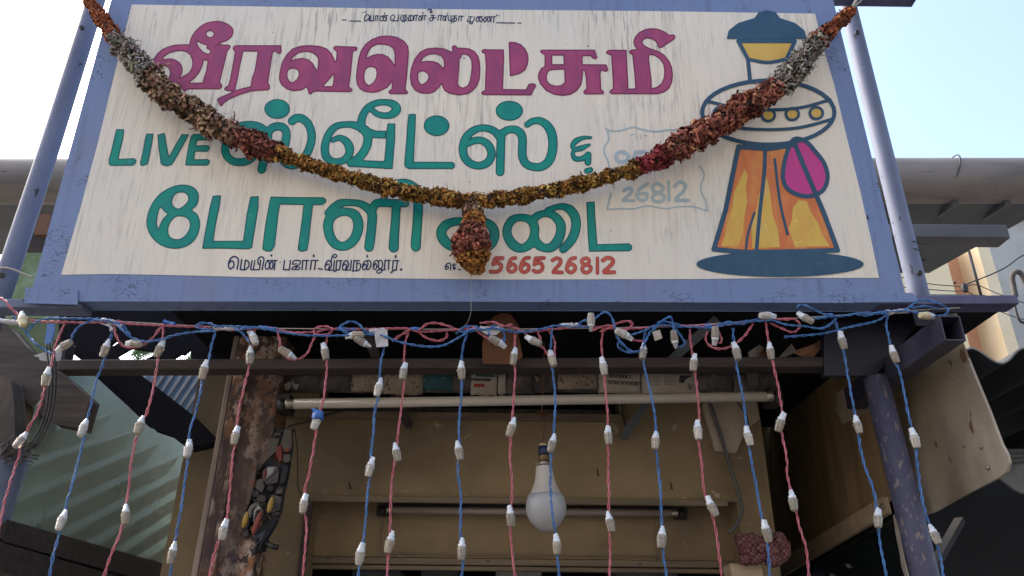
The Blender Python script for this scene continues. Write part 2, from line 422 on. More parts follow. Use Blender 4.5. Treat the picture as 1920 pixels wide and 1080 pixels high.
T_TOP = (win(630, 10, 9.6, [
  L((120,270),(185,272)), L((250,288),(445,291)), ('e+',(485,135,12,12)), ('e+',(530,128,15,14)),
  S((515,285),(518,215),(560,175),(595,185),(600,230),(560,275),(525,290)), L((600,195),(600,285)),
  L((625,190),(615,283),(670,283),(682,190)), L((715,195),(705,283)), L((715,195),(772,195)), L((750,195),(740,283)),
  R((830,200),(790,235),(795,280),(835,280),(850,235)), R((870,210),(850,260),(875,287),(905,255)), L((830,195),(932,190)), L((915,195),(905,287)), ('e+',(878,155,14,14)),
  S((1010,285),(985,265),(990,205),(1035,178),(1062,225),(1025,283),(1120,283)), L((1130,178),(1120,285)),
  S((1185,180),(1165,250),(1200,297),(1250,285),(1280,235),(1245,205)), L((1215,190),(1210,280)), L((1215,185),(1275,180)), L((1245,185),(1238,280)),
  L((1322,185),(1302,285),(1360,285)), S((1345,185),(1385,200),(1390,250),(1360,285)), L((1345,190),(1340,285)),
  L((1412,185),(1400,280)), L((1412,185),(1480,185)), L((1452,185),(1440,280)),
  R((1520,200),(1488,240),(1500,280),(1535,262)), L((1530,195),(1620,190)), L((1560,195),(1553,270)), L((1600,195),(1590,270)), ('e+',(1565,145,13,19)),
  S((1650,95),(1690,75),(1722,88),(1695,118),(1735,125),(1700,150), r=10),
 ]) + win(790, 10, 9.6, [
  L((172,190),(232,185)), L((215,190),(205,250)), S((165,228),(150,262),(172,288),(210,265),(215,230)), L((165,230),(262,230)),
  L((312,190),(295,277)), L((310,190),(385,190)), L((362,190),(347,277)),
  R((418,195),(390,240),(402,280),(432,255)), L((445,200),(437,285)), S((445,200),(478,190),(490,270),(520,282),(540,230),(520,190)), ('e+',(475,152,13,13)),
  L((560,200),(640,195)), L((600,200),(588,290)), S((575,240),(548,285),(580,302),(628,280),(632,235),(580,245)), S((562,295),(545,310),(540,332)),
  L((682,200),(667,287)), L((680,200),(760,205)), L((725,205),(715,287)),
  L((850,215),(920,210)), L((888,215),(872,290)), S((845,250),(825,290),(860,302),(930,298),(962,215)), R((895,302),(872,330),(900,342),(925,322)),
  R((1012,220),(985,270),(1010,302),(1042,268)), R((1062,215),(1045,265),(1070,300),(1100,262)), R((1142,225),(1120,275),(1145,307),(1170,265)), R((1205,215),(1187,265),(1212,300),(1238,260)),
  L((1010,212),(1100,208)), L((1150,215),(1335,210)), L((1260,215),(1250,305)), L((1310,215),(1300,312)), ('e+',(1357,187,12,20)), ('e+',(1395,190,10,14)),
  L((1355,320),(1680,326), r=10), L((1735,325),(1795,327)),
 ]))
T_BOTTOM = (win(420, 470, 9.6, [
  S((120,335),(88,300),(92,215),(130,140),(190,110),(250,140),(262,210),(238,338), r=14), S((98,230),(140,190),(180,220),(175,290),(125,338), r=13),
  L((322,165),(297,347),(385,350), r=13), S((385,350),(440,300),(455,225),(412,178),(385,185), r=13), L((388,185),(366,340), r=13),
  L((510,185),(482,330), r=13), S((482,330),(500,350),(532,325),(560,185), r=12), L((500,347),(640,347), r=12), L((662,180),(642,345), r=13), S((625,250),(612,185),(640,130),(690,118),(722,155),(708,250),(690,347), r=13),
  R((790,190),(748,260),(757,330),(795,335),(822,260), r=12), R((858,200),(828,270),(845,340),(878,310),(885,230), r=12), L((780,182),(960,182), r=12), L((922,190),(907,347), r=13), ('e+',(855,92,20,24)), ('e+',(1018,212,14,11)),
  L((1092,182),(1072,345),(1180,350),(1198,182), r=13),
  S((1235,245),(1260,190),(1330,182),(1380,195),(1355,255),(1260,295),(1225,335),(1280,342),(1300,305), r=12), R((1320,300),(1295,338),(1348,345),(1368,305), r=11), L((1240,250),(1310,240), r=11),
  L((1422,185),(1407,345), r=13), L((1420,182),(1530,182), r=12), L((1492,185),(1477,345), r=13),
  L((1577,185),(1557,345), r=13), L((1575,182),(1700,182), r=12), L((1652,185),(1632,345), r=13), ('e+',(1618,98,17,32)), L((1705,328),(1770,340), r=13),
 ]) + win(590, 470, 9.6, [
  S((205,352),(190,310),(207,230),(250,182),(298,220),(300,290),(258,352), r=13), S((215,270),(245,243),(268,275),(240,345),(205,352), r=11), L((250,357),(345,357), r=12), L((358,185),(342,355), r=13), S((302,225),(303,160),(330,92),(370,70),(400,100),(372,132),(335,115), r=12),
  L((400,185),(500,185), r=12), L((402,185),(386,350), r=13), L((472,190),(452,340), r=13), S((452,345),(410,352),(352,385), r=13),
  S((515,355),(503,300),(525,222),(570,182),(610,230),(598,300),(562,352), r=13), S((520,275),(550,243),(574,282),(550,345),(515,355), r=11), L((560,357),(650,352), r=12), L((662,182),(647,352), r=13),
  L((705,185),(810,185), r=12), L((712,185),(692,352), r=13), L((762,190),(757,345), r=12), S((762,240),(818,240),(830,300),(790,360),(740,367),(680,372), r=12),
  S((872,345),(863,285),(890,212),(940,188),(960,240),(938,325),(960,345),(1000,310),(1015,232),(985,182),(940,188), r=12), S((880,285),(910,242),(934,290),(908,345),(872,345), r=11), ('e+',(948,105,15,30)),
  S((1065,335),(1055,280),(1075,205),(1130,182),(1155,232),(1148,308),(1200,322),(1225,250),(1200,182),(1150,192), r=12), S((1070,285),(1100,233),(1120,285),(1098,338),(1065,338), r=11),
  S((1200,335),(1215,372),(1160,410),(1120,390),(1150,352),(1270,347), r=12),
  L((1270,185),(1257,345), r=13), L((1265,182),(1365,182), r=12), L((1337,185),(1327,347), r=13),
  L((1415,185),(1402,340), r=13), L((1415,183),(1520,187), r=12), L((1492,185),(1472,345), r=13), S((1475,347),(1420,362),(1375,400), r=14), ('e+',(1458,110,18,32)), ('e+',(1558,345,24,22)),
 ]) + win(820, 470, 9.6, [
  S((165,345),(143,320),(160,258),(200,230),(240,252),(235,350), r=11), S((152,305),(188,280),(200,318),(165,345), r=10), L((270,270),(335,262), r=11), L((298,238),(292,330), r=10), R((285,308),(302,345),(325,312), r=10), L((380,345),(425,345), r=10),
 ]))
T_FADED = win(1120, 230, 6, [
  S((95,65),(130,90),(250,95),(400,55),(500,80),(650,105),(800,85),(950,100),(1060,105),(1150,70), r=9),
  S((115,80),(125,200),(80,270),(80,350),(120,440),(130,540),(85,620), r=9), S((150,800),(110,980), r=11),
  S((110,980),(300,970),(400,975),(560,940),(760,970),(900,950),(1080,950),(1240,1000), r=8), S((1150,490),(1200,590),(1165,700),(1170,790),(1215,880),(1238,1000), r=9),
  R((280,330),(215,365),(230,435),(310,440),(352,385), r=22), S((352,385),(340,470),(285,520),(205,525), r=22),
  L((430,335),(535,330), r=20), L((425,335),(412,400), r=20), S((412,405),(490,392),(532,440),(490,515),(400,520), r=22),
  S((720,330),(640,342),(592,420),(590,520), r=22),
  S((300,765),(370,742),(380,790),(290,875), r=20), L((285,880),(410,880), r=17),
  S((565,690),(475,750),(445,830),(485,878),(550,860),(552,805),(475,805), r=20),
  R((680,690),(622,722),(640,778),(700,788),(738,740), r=20), R((690,795),(622,835),(642,885),(720,888),(752,840), r=20),
  L((800,670),(805,878), r=18), S((865,720),(930,672),(988,705),(970,770),(880,860), r=20), L((880,877),(1022,877), r=20),
  S((380,165),(385,130),(420,140), r=4), L((440,150),(450,190), r=5), L((480,140),(490,195), r=5), L((520,150),(560,150), r=5),
 ])
# ------------------------------------------------------------------ materials (all procedural)
def newmat(name):
    mt = bpy.data.materials.new(name); mt.use_nodes = True
    nt = mt.node_tree
    return mt, nt, nt.nodes['Principled BSDF']
def N(nt, typ, **kw):
    n = nt.nodes.new(typ)
    for k, v in kw.items():
        if k.startswith('i_'):
            n.inputs[k[2:].replace('_', ' ')].default_value = v
        else:
            setattr(n, k, v)
    return n
def noise(nt, scale, detail=4, rough=0.55, stretch=(1,1,1), loc=(0,0,0), world=False):
    tc = N(nt, 'ShaderNodeTexCoord'); mp = N(nt, 'ShaderNodeMapping')
    if world:
        ge = N(nt, 'ShaderNodeNewGeometry'); nt.links.new(ge.outputs['Position'], mp.inputs['Vector'])
    else:
        nt.links.new(tc.outputs['Object'], mp.inputs['Vector'])
    mp.inputs['Scale'].default_value = stretch; mp.inputs['Location'].default_value = loc
    nz = N(nt, 'ShaderNodeTexNoise'); nz.inputs['Scale'].default_value = scale
    nz.inputs['Detail'].default_value = detail; nz.inputs['Roughness'].default_value = rough
    nt.links.new(mp.outputs['Vector'], nz.inputs['Vector'])
    return nz.outputs['Fac']
def ramp(nt, fac, stops):
    r = N(nt, 'ShaderNodeValToRGB')
    el = r.color_ramp.elements
    while len(el) > 1: el.remove(el[-1])
    el[0].position = stops[0][0]; el[0].color = (*stops[0][1], 1) if len(stops[0][1]) == 3 else stops[0][1]
    for p, c in stops[1:]:
        e = el.new(p); e.color = (*c, 1) if len(c) == 3 else c
    nt.links.new(fac, r.inputs[0])
    return r.outputs[0]
def mixc(nt, fac, a, b, mode='MIX'):
    mx = N(nt, 'ShaderNodeMix', data_type='RGBA', blend_type=mode)
    for sock, v in ((mx.inputs[0], fac), (mx.inputs[6], a), (mx.inputs[7], b)):
        if hasattr(v, 'is_output'): nt.links.new(v, sock)
        elif isinstance(v, (int, float)): sock.default_value = v
        else: sock.default_value = (*v, 1)
    return mx.outputs[2]
def bump(nt, b, h, strength=0.3, dist=0.002):
    bp = N(nt, 'ShaderNodeBump'); bp.inputs['Strength'].default_value = strength; bp.inputs['Distance'].default_value = dist
    nt.links.new(h, bp.inputs['Height']); nt.links.new(bp.outputs[0], b.inputs['Normal'])
def mat(name, col, col2=None, scale=12, rough=0.6, stretch=(1,1,1), lo=0.4, hi=0.65, bmp=0.2, metal=0, fleck=None, fleck_scale=60, fleck_at=0.66, detail=5, spec=None):
    mt, nt, b = newmat(name)
    col2 = col2 or tuple(c*0.7 for c in col)
    f = noise(nt, scale, detail, 0.6, stretch)
    c = ramp(nt, f, [(lo, col), (hi, col2)])
    if fleck:
        g = noise(nt, fleck_scale, 3, 0.6, stretch, (3.1, 1.7, .4))
        k = ramp(nt, g, [(fleck_at, (0,0,0)), (fleck_at+.03, (1,1,1))])
        c = mixc(nt, k, c, fleck)
    nt.links.new(c, b.inputs['Base Color'])
    b.inputs['Roughness'].default_value = rough; b.inputs['Metallic'].default_value = metal
    if spec is not None: b.inputs['Specular IOR Level'].default_value = spec
    if bmp: bump(nt, b, noise(nt, scale*3, 6, 0.65, stretch), bmp)
    return mt

M = {}
# enamel panel with rain streaks of grime
mt, nt, b = newmat('cream_sign_enamel')
st = noise(nt, 1.0, 3, 0.6, (95, 95, .45))
st2 = noise(nt, 1.0, 3, 0.6, (28, 28, 0.35), (4, 2, 1))
st3 = noise(nt, 1.0, 2, 0.5, (210, 210, .8), (1, 7, 3))
pat = noise(nt, 2.1, 3, 0.5, (1, 1, 1), (8, 1, 2))
c0 = ramp(nt, noise(nt, 3.0, 3), [(.35, (.82,.75,.62)), (.65, (.755,.715,.625))])
k1 = ramp(nt, st, [(.515, (0,0,0)), (.70, (.72,.72,.72))])
k2 = ramp(nt, pat, [(.40, (.10,.10,.10)), (.62, (1,1,1))])
k = mixc(nt, 1.0, k1, k2, 'MULTIPLY')
tcz = N(nt, 'ShaderNodeTexCoord'); sxyz = N(nt, 'ShaderNodeSeparateXYZ'); nt.links.new(tcz.outputs['Object'], sxyz.inputs[0])
mrz = N(nt, 'ShaderNodeMapRange'); mrz.inputs['From Max'].default_value = .75; mrz.inputs['To Min'].default_value = .35; mrz.inputs['To Max'].default_value = 1.25; nt.links.new(sxyz.outputs['Z'], mrz.inputs['Value'])
k2 = mixc(nt, 1.0, k2, mrz.outputs[0], 'MULTIPLY')
k = mixc(nt, 1.0, k1, k2, 'MULTIPLY')
c1 = mixc(nt, k, c0, (.36,.335,.30))
k3 = mixc(nt, 1.0, ramp(nt, st3, [(.57, (0,0,0)), (.70, (.75,.75,.75))]), k2, 'MULTIPLY')
c1 = mixc(nt, k3, c1, (.27,.26,.25))
c2 = mixc(nt, ramp(nt, st2, [(.5, (0,0,0)), (.75, (.35,.35,.35))]), c1, (.60,.52,.42))
spk = ramp(nt, noise(nt, 42, 2, .5, (1,1,1.0), (5,5,5)), [(.775, (0,0,0)), (.79, (1,1,1))])
c3 = mixc(nt, spk, c2, (.10,.085,.07))
nt.links.new(c3, b.inputs['Base Color']); b.inputs['Roughness'].default_value = .42
bump(nt, b, noise(nt, 60, 4, .6), .05)
M['panel'] = mt

def paint(name, col, edge, streak, sc=1.0, e=3.0, rough=.38):
    mt, nt, b = newmat(name)
    at = N(nt, 'ShaderNodeAttribute', attribute_name='edge')
    k = ramp(nt, at.outputs['Fac'], [(0.0, (1,1,1)), (1.0, (0,0,0))])
    mr = N(nt, 'ShaderNodeMapRange'); mr.inputs['From Max'].default_value = e
    nt.links.new(at.outputs['Fac'], mr.inputs['Value'])
    k = ramp(nt, mr.outputs[0], [(.45, (1,1,1)), (1.0, (0,0,0))])
    f = noise(nt, 1.0, 4, .6, (26, 26, 9))
    c = ramp(nt, f, [(.3, streak[0]), (.5, col), (.72, streak[1])])
    g = ramp(nt, noise(nt, 1.0, 3, .6, (95, 95, 1.1)), [(.5, (0,0,0)), (.75, (.4,.4,.4))])
    c = mixc(nt, g, c, tuple(x*.75+.02 for x in col))
    scr = ramp(nt, noise(nt, 38, 6, .75), [(.60, (0,0,0)), (.68, (.4,.4,.4))])
    c = mixc(nt, scr, c, tuple(min(1, x*1.5+.07) for x in col))
    c = mixc(nt, k, c, edge)
    nt.links.new(c, b.inputs['Base Color']); b.inputs['Roughness'].default_value = rough; b.inputs['Specular IOR Level'].default_value = .22
    bump(nt, b, noise(nt, 1.0, 3, .6, (60, 60, 16)), .08, .001)
    return mt
M['maroon'] = paint('maroon_letter_paint', (.35,.064,.170), (.18,.02,.075), ((.26,.065,.165), (.44,.085,.19)))
M['teal'] = paint('teal_letter_paint', (.008,.265,.225), (.006,.11,.115), ((.010,.22,.225), (.008,.32,.235)))
M['navy'] = paint('navy_letter_paint', (.012,.035,.11), (.01,.02,.07), ((.012,.025,.09), (.02,.05,.15)), e=.5)
M['redp'] = paint('red_letter_paint', (.52,.10,.075), (.33,.035,.035), ((.46,.07,.06), (.60,.15,.11)), e=1.4)
M['faded'] = paint('faded_blue_paint', (.40,.50,.53), (.37,.475,.51), ((.45,.53,.545), (.36,.47,.51)), e=1)
M['slate'] = paint('slate_blue_paint', (.035,.095,.165), (.028,.075,.135), ((.03,.085,.15), (.045,.11,.18)), e=1)
M['orange'] = paint('orange_brush_paint', (.66,.21,.075), (.66,.27,.08), ((.60,.17,.06), (.70,.36,.10)), e=1)
M['yellow'] = paint('yellow_brush_paint', (.70,.46,.10), (.66,.40,.09), ((.70,.50,.16), (.68,.38,.10)), e=1)
M['pink'] = paint('pink_paint', (.58,.065,.28), (.55,.06,.26), ((.56,.06,.27), (.60,.075,.30)), e=1)

mt, nt, b = newmat('blue_frame_enamel')
c = ramp(nt, noise(nt, 4, 5, .6, (1,1,.35)), [(.35, (.165,.240,.435)), (.55, (.185,.255,.435)), (.72, (.205,.235,.37))])
gs = ramp(nt, noise(nt, 1, 4, .65, (60, 60, .8), (2,3,4)), [(.52, (0,0,0)), (.72, (.55,.55,.55))])
c = mixc(nt, gs, c, (.13,.15,.24))
tc = N(nt, 'ShaderNodeTexCoord'); mp = N(nt, 'ShaderNodeMapping'); mp.inputs['Scale'].default_value = (42, 42, 95)
nt.links.new(tc.outputs['Object'], mp.inputs['Vector'])
wob = N(nt, 'ShaderNodeTexNoise'); wob.inputs['Scale'].default_value = 3; nt.links.new(mp.outputs[0], wob.inputs['Vector'])
vv_ = mixc(nt, .25, mp.outputs[0], wob.outputs['Color'], 'ADD')
vo = N(nt, 'ShaderNodeTexVoronoi', feature='DISTANCE_TO_EDGE'); vo.inputs['Scale'].default_value = 1; nt.links.new(vv_, vo.inputs['Vector'])
crk = ramp(nt, vo.outputs['Distance'], [(.012, (1,1,1)), (.035, (0,0,0))])
msk = ramp(nt, noise(nt, 9, 4, .6, (1,1,1.6), (7,7,1)), [(.54, (0,0,0)), (.62, (1,1,1))])
kk = mixc(nt, 1, crk, msk, 'MULTIPLY')
c = mixc(nt, kk, c, (.03,.03,.06))
sp_ = ramp(nt, noise(nt, 60, 3, .6, (1,1,.5), (3,1,.4)), [(.70, (0,0,0)), (.73, (.8,.8,.8))])
c = mixc(nt, sp_, c, (.06,.06,.10))
nt.links.new(c, b.inputs['Base Color']); b.inputs['Roughness'].default_value = .5; b.inputs['Specular IOR Level'].default_value = .3
bump(nt, b, noise(nt, 30, 6, .65), .15)
M['blue'] = mt
M['purple'] = mat('lavender_pole_paint', (.175,.205,.295), (.115,.135,.20), 7, .62, (1,1,.4), fleck=(.055,.055,.065), fleck_scale=55, fleck_at=.655, bmp=.35, spec=.3)
M['purple_worn'] = mat('worn_violet_pole_paint', (.085,.086,.14), (.052,.05,.088), 9, .6, (1,1,.4), fleck=(.21,.165,.16), fleck_scale=95, fleck_at=.60, bmp=.3)
M['purple_dark'] = mat('violet_steel_paint', (.10,.105,.20), (.075,.07,.14), 12, .5, bmp=.15)
M['arm'] = mat('dark_violet_tube_paint', (.045,.043,.068), (.03,.028,.045), 12, .5, bmp=.15)
M['underside'] = mat('blue_black_shade', (.016,.018,.034), (.010,.011,.02), 12, .5, bmp=.15)
M['black'] = mat('timber_and_shade_black', (.012,.012,.015), (.008,.008,.01), 8, .9, bmp=.1, spec=.1)  # near-black timber; also the shade of voids and ceiling kept in colour
M['wood_dark'] = mat('dark_brown_timber', (.042,.032,.028), (.022,.017,.016), 6, .8, (1.2, 9, 9), bmp=.5)
M['wood_grey'] = mat('weathered_grey_timber', (.10,.085,.07), (.05,.042,.036), 5, .85, (6,6,1.2), bmp=.5)
M['beam'] = mat('smoked_beam', (.05,.036,.031), (.028,.021,.02), 10, .7, (.7,6,6), bmp=.35)
M['wall'] = mat('ochre_plaster', (.265,.198,.104), (.15,.112,.062), 3.6, .75, lo=.36, hi=.70, fleck=(.34,.29,.20), fleck_scale=19, fleck_at=.685, bmp=.25)
M['wall_dark'] = mat('dark_olive_plaster', (.17,.128,.072), (.10,.078,.046), 4, .85, fleck=(.22,.17,.10), fleck_scale=13, fleck_at=.7, bmp=.25)
M['trim'] = mat('painted_ochre_board', (.185,.14,.085), (.11,.085,.055), 7, .6, (.6,5,5), bmp=.25)
M['ply'] = mat('brown_plywood', (.29,.20,.10), (.17,.115,.06), 6, .6, (2.5,2.5,.5), fleck=(.06,.035,.018), fleck_scale=22, fleck_at=.69, bmp=.2)
M['ply_edge'] = mat('pale_timber_batten', (.42,.325,.215), (.35,.265,.17), 8, .6, (.5,3,3), bmp=.15)
M['beige'] = mat('beige_sheet_metal', (.46,.39,.295), (.27,.22,.16), 5, .55, (1,1,.6), fleck=(.15,.085,.04), fleck_scale=16, fleck_at=.66, bmp=.1)
M['gutter'] = mat('grey_cement_pipe', (.235,.21,.19), (.14,.128,.12), 5, .8, (.5,2,2), fleck=(.12,.11,.105), fleck_scale=22, fleck_at=.69, bmp=.3)
M['soffit'] = mat('dark_soffit_sheet', (.075,.08,.088), (.05,.055,.06), 5, .7, bmp=.15)
M['soffit_dim'] = mat('dimmed_brace_paint', (.022,.021,.02), (.014,.013,.013), 9, .8, bmp=.2)  # brace grey darkened so it looks dim in the unlit gap
M['soffit_box'] = mat('grey_eave_box', (.10,.10,.10), (.07,.07,.072), 5, .65, bmp=.15)
M['white_wall'] = mat('stained_white_render', (.47,.445,.40), (.33,.315,.285), 1.3, .85, (1,1,.5), fleck=(.16,.155,.15), fleck_scale=4.5, fleck_at=.66, bmp=.2)
M['peach'] = mat('sunlight_peach', (.62,.33,.19), (.56,.29,.165), 1.2, .8, bmp=.1)  # holds the warm sunlight of the far house; tints foil too
M['cream'] = mat('sunlight_cream', (.78,.64,.42), (.72,.55,.33), 1.2, .8, bmp=.1)  # warm sunlight put into the wall colour
M['asbestos'] = mat('cement_sheet', (.20,.20,.195), (.13,.13,.128), 6, .85, bmp=.25)
M['louvre'] = mat('pale_reflection_slat', (.58,.59,.55), (.45,.46,.43), 5, .8, bmp=.2)
M['roof_dark'] = mat('shade_dark_roof_sheet', (.008,.010,.013), (.005,.007,.009), 6, .8, bmp=.2)  # near-black puts the shade under the neighbour roof into the colour
M['pale_tile'] = mat('pale_ridge_sheet', (.22,.24,.25), (.14,.16,.17), 7, .8, (2,2,2), bmp=.3)
M['blue_sheet'] = mat('pale_blue_roof_sheet', (.13,.21,.29), (.10,.17,.24), 6, .55, bmp=.1)
M['moss'] = mat('mossy_green_render', (.075,.105,.045), (.13,.17,.10), 9, .9, bmp=.4)
M['palegreen'] = mat('pale_green_render', (.21,.29,.17), (.10,.145,.06), 9, .9, bmp=.3)
M['paper'] = mat('old_newsprint', (.34,.275,.20), (.21,.16,.115), 16, .9, (1,1,1), fleck=(.07,.06,.055), fleck_scale=110, fleck_at=.60, bmp=.4)
M['paper_grey'] = mat('sooty_paper', (.12,.10,.09), (.045,.038,.035), 22, .9, fleck=(.26,.22,.18), fleck_scale=32, fleck_at=.63, bmp=.4)
M['paper_teal'] = mat('teal_printed_paper', (.03,.10,.11), (.02,.06,.07), 14, .85, fleck=(.30,.25,.20), fleck_scale=30, fleck_at=.6, bmp=.3)
M['paper_white'] = mat('white_label_paper', (.42,.37,.31), (.33,.28,.23), 14, .85, bmp=.25)
M['ink'] = mat('printing_ink', (.03,.028,.028), (.045,.04,.04), 20, .9, bmp=0)
M['ink_red'] = mat('red_printing_ink', (.33,.045,.03), (.25,.03,.025), 20, .9, bmp=0)
M['tube'] = mat('milk_glass_tube', (.44,.40,.345), (.40,.36,.31), 6, .16, (.4,2,2), bmp=0)
M['tube_old'] = mat('dusty_glass_tube', (.33,.28,.26), (.25,.21,.195), 6, .3, (.4,2,2), bmp=0)
M['metal'] = mat('dull_metal_cap', (.42,.38,.33), (.28,.25,.21), 20, .35, metal=.8, bmp=.05)
M['plastic_black'] = mat('black_plastic', (.018,.016,.016), (.012,.012,.012), 10, .5, bmp=.05)
M['wire_pink'] = mat('pink_wire_insulation', (.52,.135,.165), (.38,.09,.115), 40, .42, bmp=0)
M['wire_blue'] = mat('blue_wire_insulation', (.055,.18,.43), (.035,.115,.30), 40, .42, bmp=0)
M['wire_black'] = mat('black_cable', (.012,.012,.013), (.02,.02,.02), 18, .6, bmp=0)
M['string'] = mat('pale_cord', (.42,.38,.32), (.33,.29,.25), 30, .8, bmp=0)
M['socket'] = mat('white_lamp_socket', (.70,.73,.74), (.62,.65,.66), 20, .35, bmp=0)
mt, nt, b = newmat('clear_ribbed_lamp_cap')
c = ramp(nt, noise(nt, 90, 2, .5), [(.35, (.47,.42,.335)), (.65, (.36,.315,.25))])
nt.links.new(c, b.inputs['Base Color']); b.inputs['Roughness'].default_value = .22; b.inputs['Transmission Weight'].default_value = .35
M['cap'] = mt
M['cap_dusty'] = mat('dusty_lamp_cap', (.40,.34,.25), (.26,.215,.155), 90, .45, bmp=.1)
M['cap_clear'] = mat('clouded_lamp_cap', (.52,.49,.43), (.38,.35,.30), 90, .2, bmp=0)
M['cap_yellow'] = mat('yellowed_lamp_cap', (.68,.60,.34), (.58,.50,.30), 40, .3, bmp=0)
M['tape'] = mat('pale_packing_tape', (.50,.49,.50), (.36,.34,.34), 24, .3, bmp=.3)
M['tape_blue'] = mat('blue_insulation_tape', (.04,.145,.43), (.03,.11,.34), 26, .35, bmp=.3)
M['blue_cloth'] = mat('blue_plastic_strip', (.09,.20,.46), (.06,.14,.36), 20, .5, bmp=.3)
M['globe'] = mat('frosted_lamp_globe', (.42,.425,.435), (.38,.385,.395), 9, .35, bmp=0)
M['lamp_body'] = mat('off_white_lamp_body', (.54,.50,.44), (.48,.44,.38), 12, .4, fleck=(.75,.73,.70), fleck_scale=26, fleck_at=.68, bmp=.05)
M['holder'] = mat('navy_label_band', (.018,.026,.075), (.014,.02,.06), 20, .4, bmp=0)
M['brass'] = mat('brass_lamp_holder', (.42,.30,.15), (.30,.21,.11), 20, .4, metal=.7, bmp=0)
M['leather'] = mat('brown_card', (.15,.058,.022), (.095,.037,.015), 9, .7, bmp=.3)
M['mask'] = mat('grey_painted_plaster', (.155,.13,.115), (.085,.075,.075), 26, .8, fleck=(.03,.03,.035), fleck_scale=50, fleck_at=.62, bmp=.4)
M['mask_dark'] = mat('blue_black_plaster', (.035,.04,.05), (.09,.085,.08), 26, .75, bmp=.4)
M['mask_red'] = mat('dusty_red_plaster', (.26,.06,.04), (.17,.06,.045), 40, .8, bmp=.4)
M['mask_white'] = mat('dusty_white_plaster', (.42,.40,.38), (.28,.26,.24), 40, .8, bmp=.3)
M['mask_yellow'] = mat('yellow_eye_paint', (.36,.22,.03), (.26,.15,.025), 40, .6, fleck=(.02,.02,.02), fleck_scale=70, fleck_at=.62, bmp=.2)
M['wood_mid'] = mat('weathered_brown_timber', (.085,.070,.06), (.045,.037,.032), 6, .8, (1.2, 9, 9), bmp=.5)
M['asphalt'] = mat('street_asphalt', (.10,.095,.088), (.075,.07,.065), 2, .9, bmp=.3)
M['palm'] = mat('palm_leaf', (.07,.13,.03), (.10,.17,.05), 6, .5, bmp=0)
M['glass_dark'] = mat('dark_cabinet_glass', (.010,.014,.015), (.018,.02,.02), 5, .12, bmp=0)
# rusted, peeling column paint
mt, nt, b = newmat('peeling_rusted_paint')
f1 = noise(nt, 11, 6, .7, (1,1,.5)); f2 = noise(nt, 46, 5, .72, (1,1,.7), (3,1,2)); f3 = noise(nt, 5, 4, .6, (1,1,.35), (9,4,1))
c = ramp(nt, f1, [(.38, (.032,.019,.017)), (.55, (.062,.037,.029)), (.7, (.022,.014,.012))])
kk = mixc(nt, 1, ramp(nt, f2, [(.46, (0,0,0)), (.52, (1,1,1))]), ramp(nt, f3, [(.36, (0,0,0)), (.50, (1,1,1))]), 'MULTIPLY')
c = mixc(nt, kk, c, ramp(nt, noise(nt, 30, 3), [(.4, (.42,.33,.26)), (.58, (.26,.115,.05))]))
nt.links.new(c, b.inputs['Base Color']); b.inputs['Roughness'].default_value = .8
bump(nt, b, f2, .6, .003)
M['rust'] = mt
M['column_edge'] = mat('bare_column_edge', (.28,.22,.17), (.16,.12,.095), 8, .8, (1,1,.3), bmp=.4)
# dusty translucent glass of the side screen
mt, nt, b = newmat('dusty_green_glass')
b.inputs['Base Color'].default_value = (.17,.21,.195,1); b.inputs['Roughness'].default_value = .35
nt.links.new(ramp(nt, noise(nt, 1, 4, .6, (4,4,1.5)), [(.35, (.27,.315,.265)), (.7, (.34,.385,.33))]), b.inputs['Base Color'])
tr = N(nt, 'ShaderNodeBsdfTransparent'); tr.inputs[0].default_value = (.80,.92,.88,1)
mx = N(nt, 'ShaderNodeMixShader')
kf = ramp(nt, noise(nt, 1, 4, .6, (5,5,2), (2,2,2)), [(.3, (.40,.40,.40)), (.7, (.52,.52,.52))])
nt.links.new(kf, mx.inputs[0]); nt.links.new(tr.outputs[0], mx.inputs[1]); nt.links.new(b.outputs[0], mx.inputs[2])
nt.links.new(mx.outputs[0], nt.nodes['Material Output'].inputs['Surface'])
M['glass'] = mt
# red and white checked cloth
mt, nt, b = newmat('checked_cloth')
tc = N(nt, 'ShaderNodeTexCoord'); ck = N(nt, 'ShaderNodeTexChecker'); ck.inputs['Scale'].default_value = 150
nt.links.new(tc.outputs['Object'], ck.inputs['Vector'])
ck.inputs[1].default_value = (.085,.012,.015,1); ck.inputs[2].default_value = (.17,.09,.085,1)
nt.links.new(ck.outputs[0], b.inputs['Base Color']); b.inputs['Roughness'].default_value = .9
M['check'] = mt
# flower petals: colour lives in the petals themselves
mt, nt, b = newmat('dried_petals')
at = N(nt, 'ShaderNodeAttribute', attribute_name='petal')
nt.links.new(at.outputs['Color'], b.inputs['Base Color']); b.inputs['Roughness'].default_value = .85; b.inputs['Specular IOR Level'].default_value = .2
M['petal'] = mt
mt, nt, b = newmat('mask_paint')
at = N(nt, 'ShaderNodeAttribute', attribute_name='petal')
nt.links.new(mixc(nt, ramp(nt, noise(nt, 60, 4, .7), [(.5, (0,0,0)), (.75, (.3,.3,.3))]), at.outputs['Color'], (.12,.10,.09)), b.inputs['Base Color']); b.inputs['Roughness'].default_value = .8
bump(nt, b, noise(nt, 150, 4, .7), .4, .001)
M['mask_paint'] = mt
M['stem'] = mat('dry_stem_core', (.045,.03,.02), (.03,.02,.015), 30, .9, bmp=.2)
# ------------------------------------------------------------------ ground
g = MB().add([(-600,-600,0),(600,-600,0),(600,600,0),(-600,600,0)], [[0,1,2,3]]).build('ground', M['asphalt'])
tag(g, kind='structure')

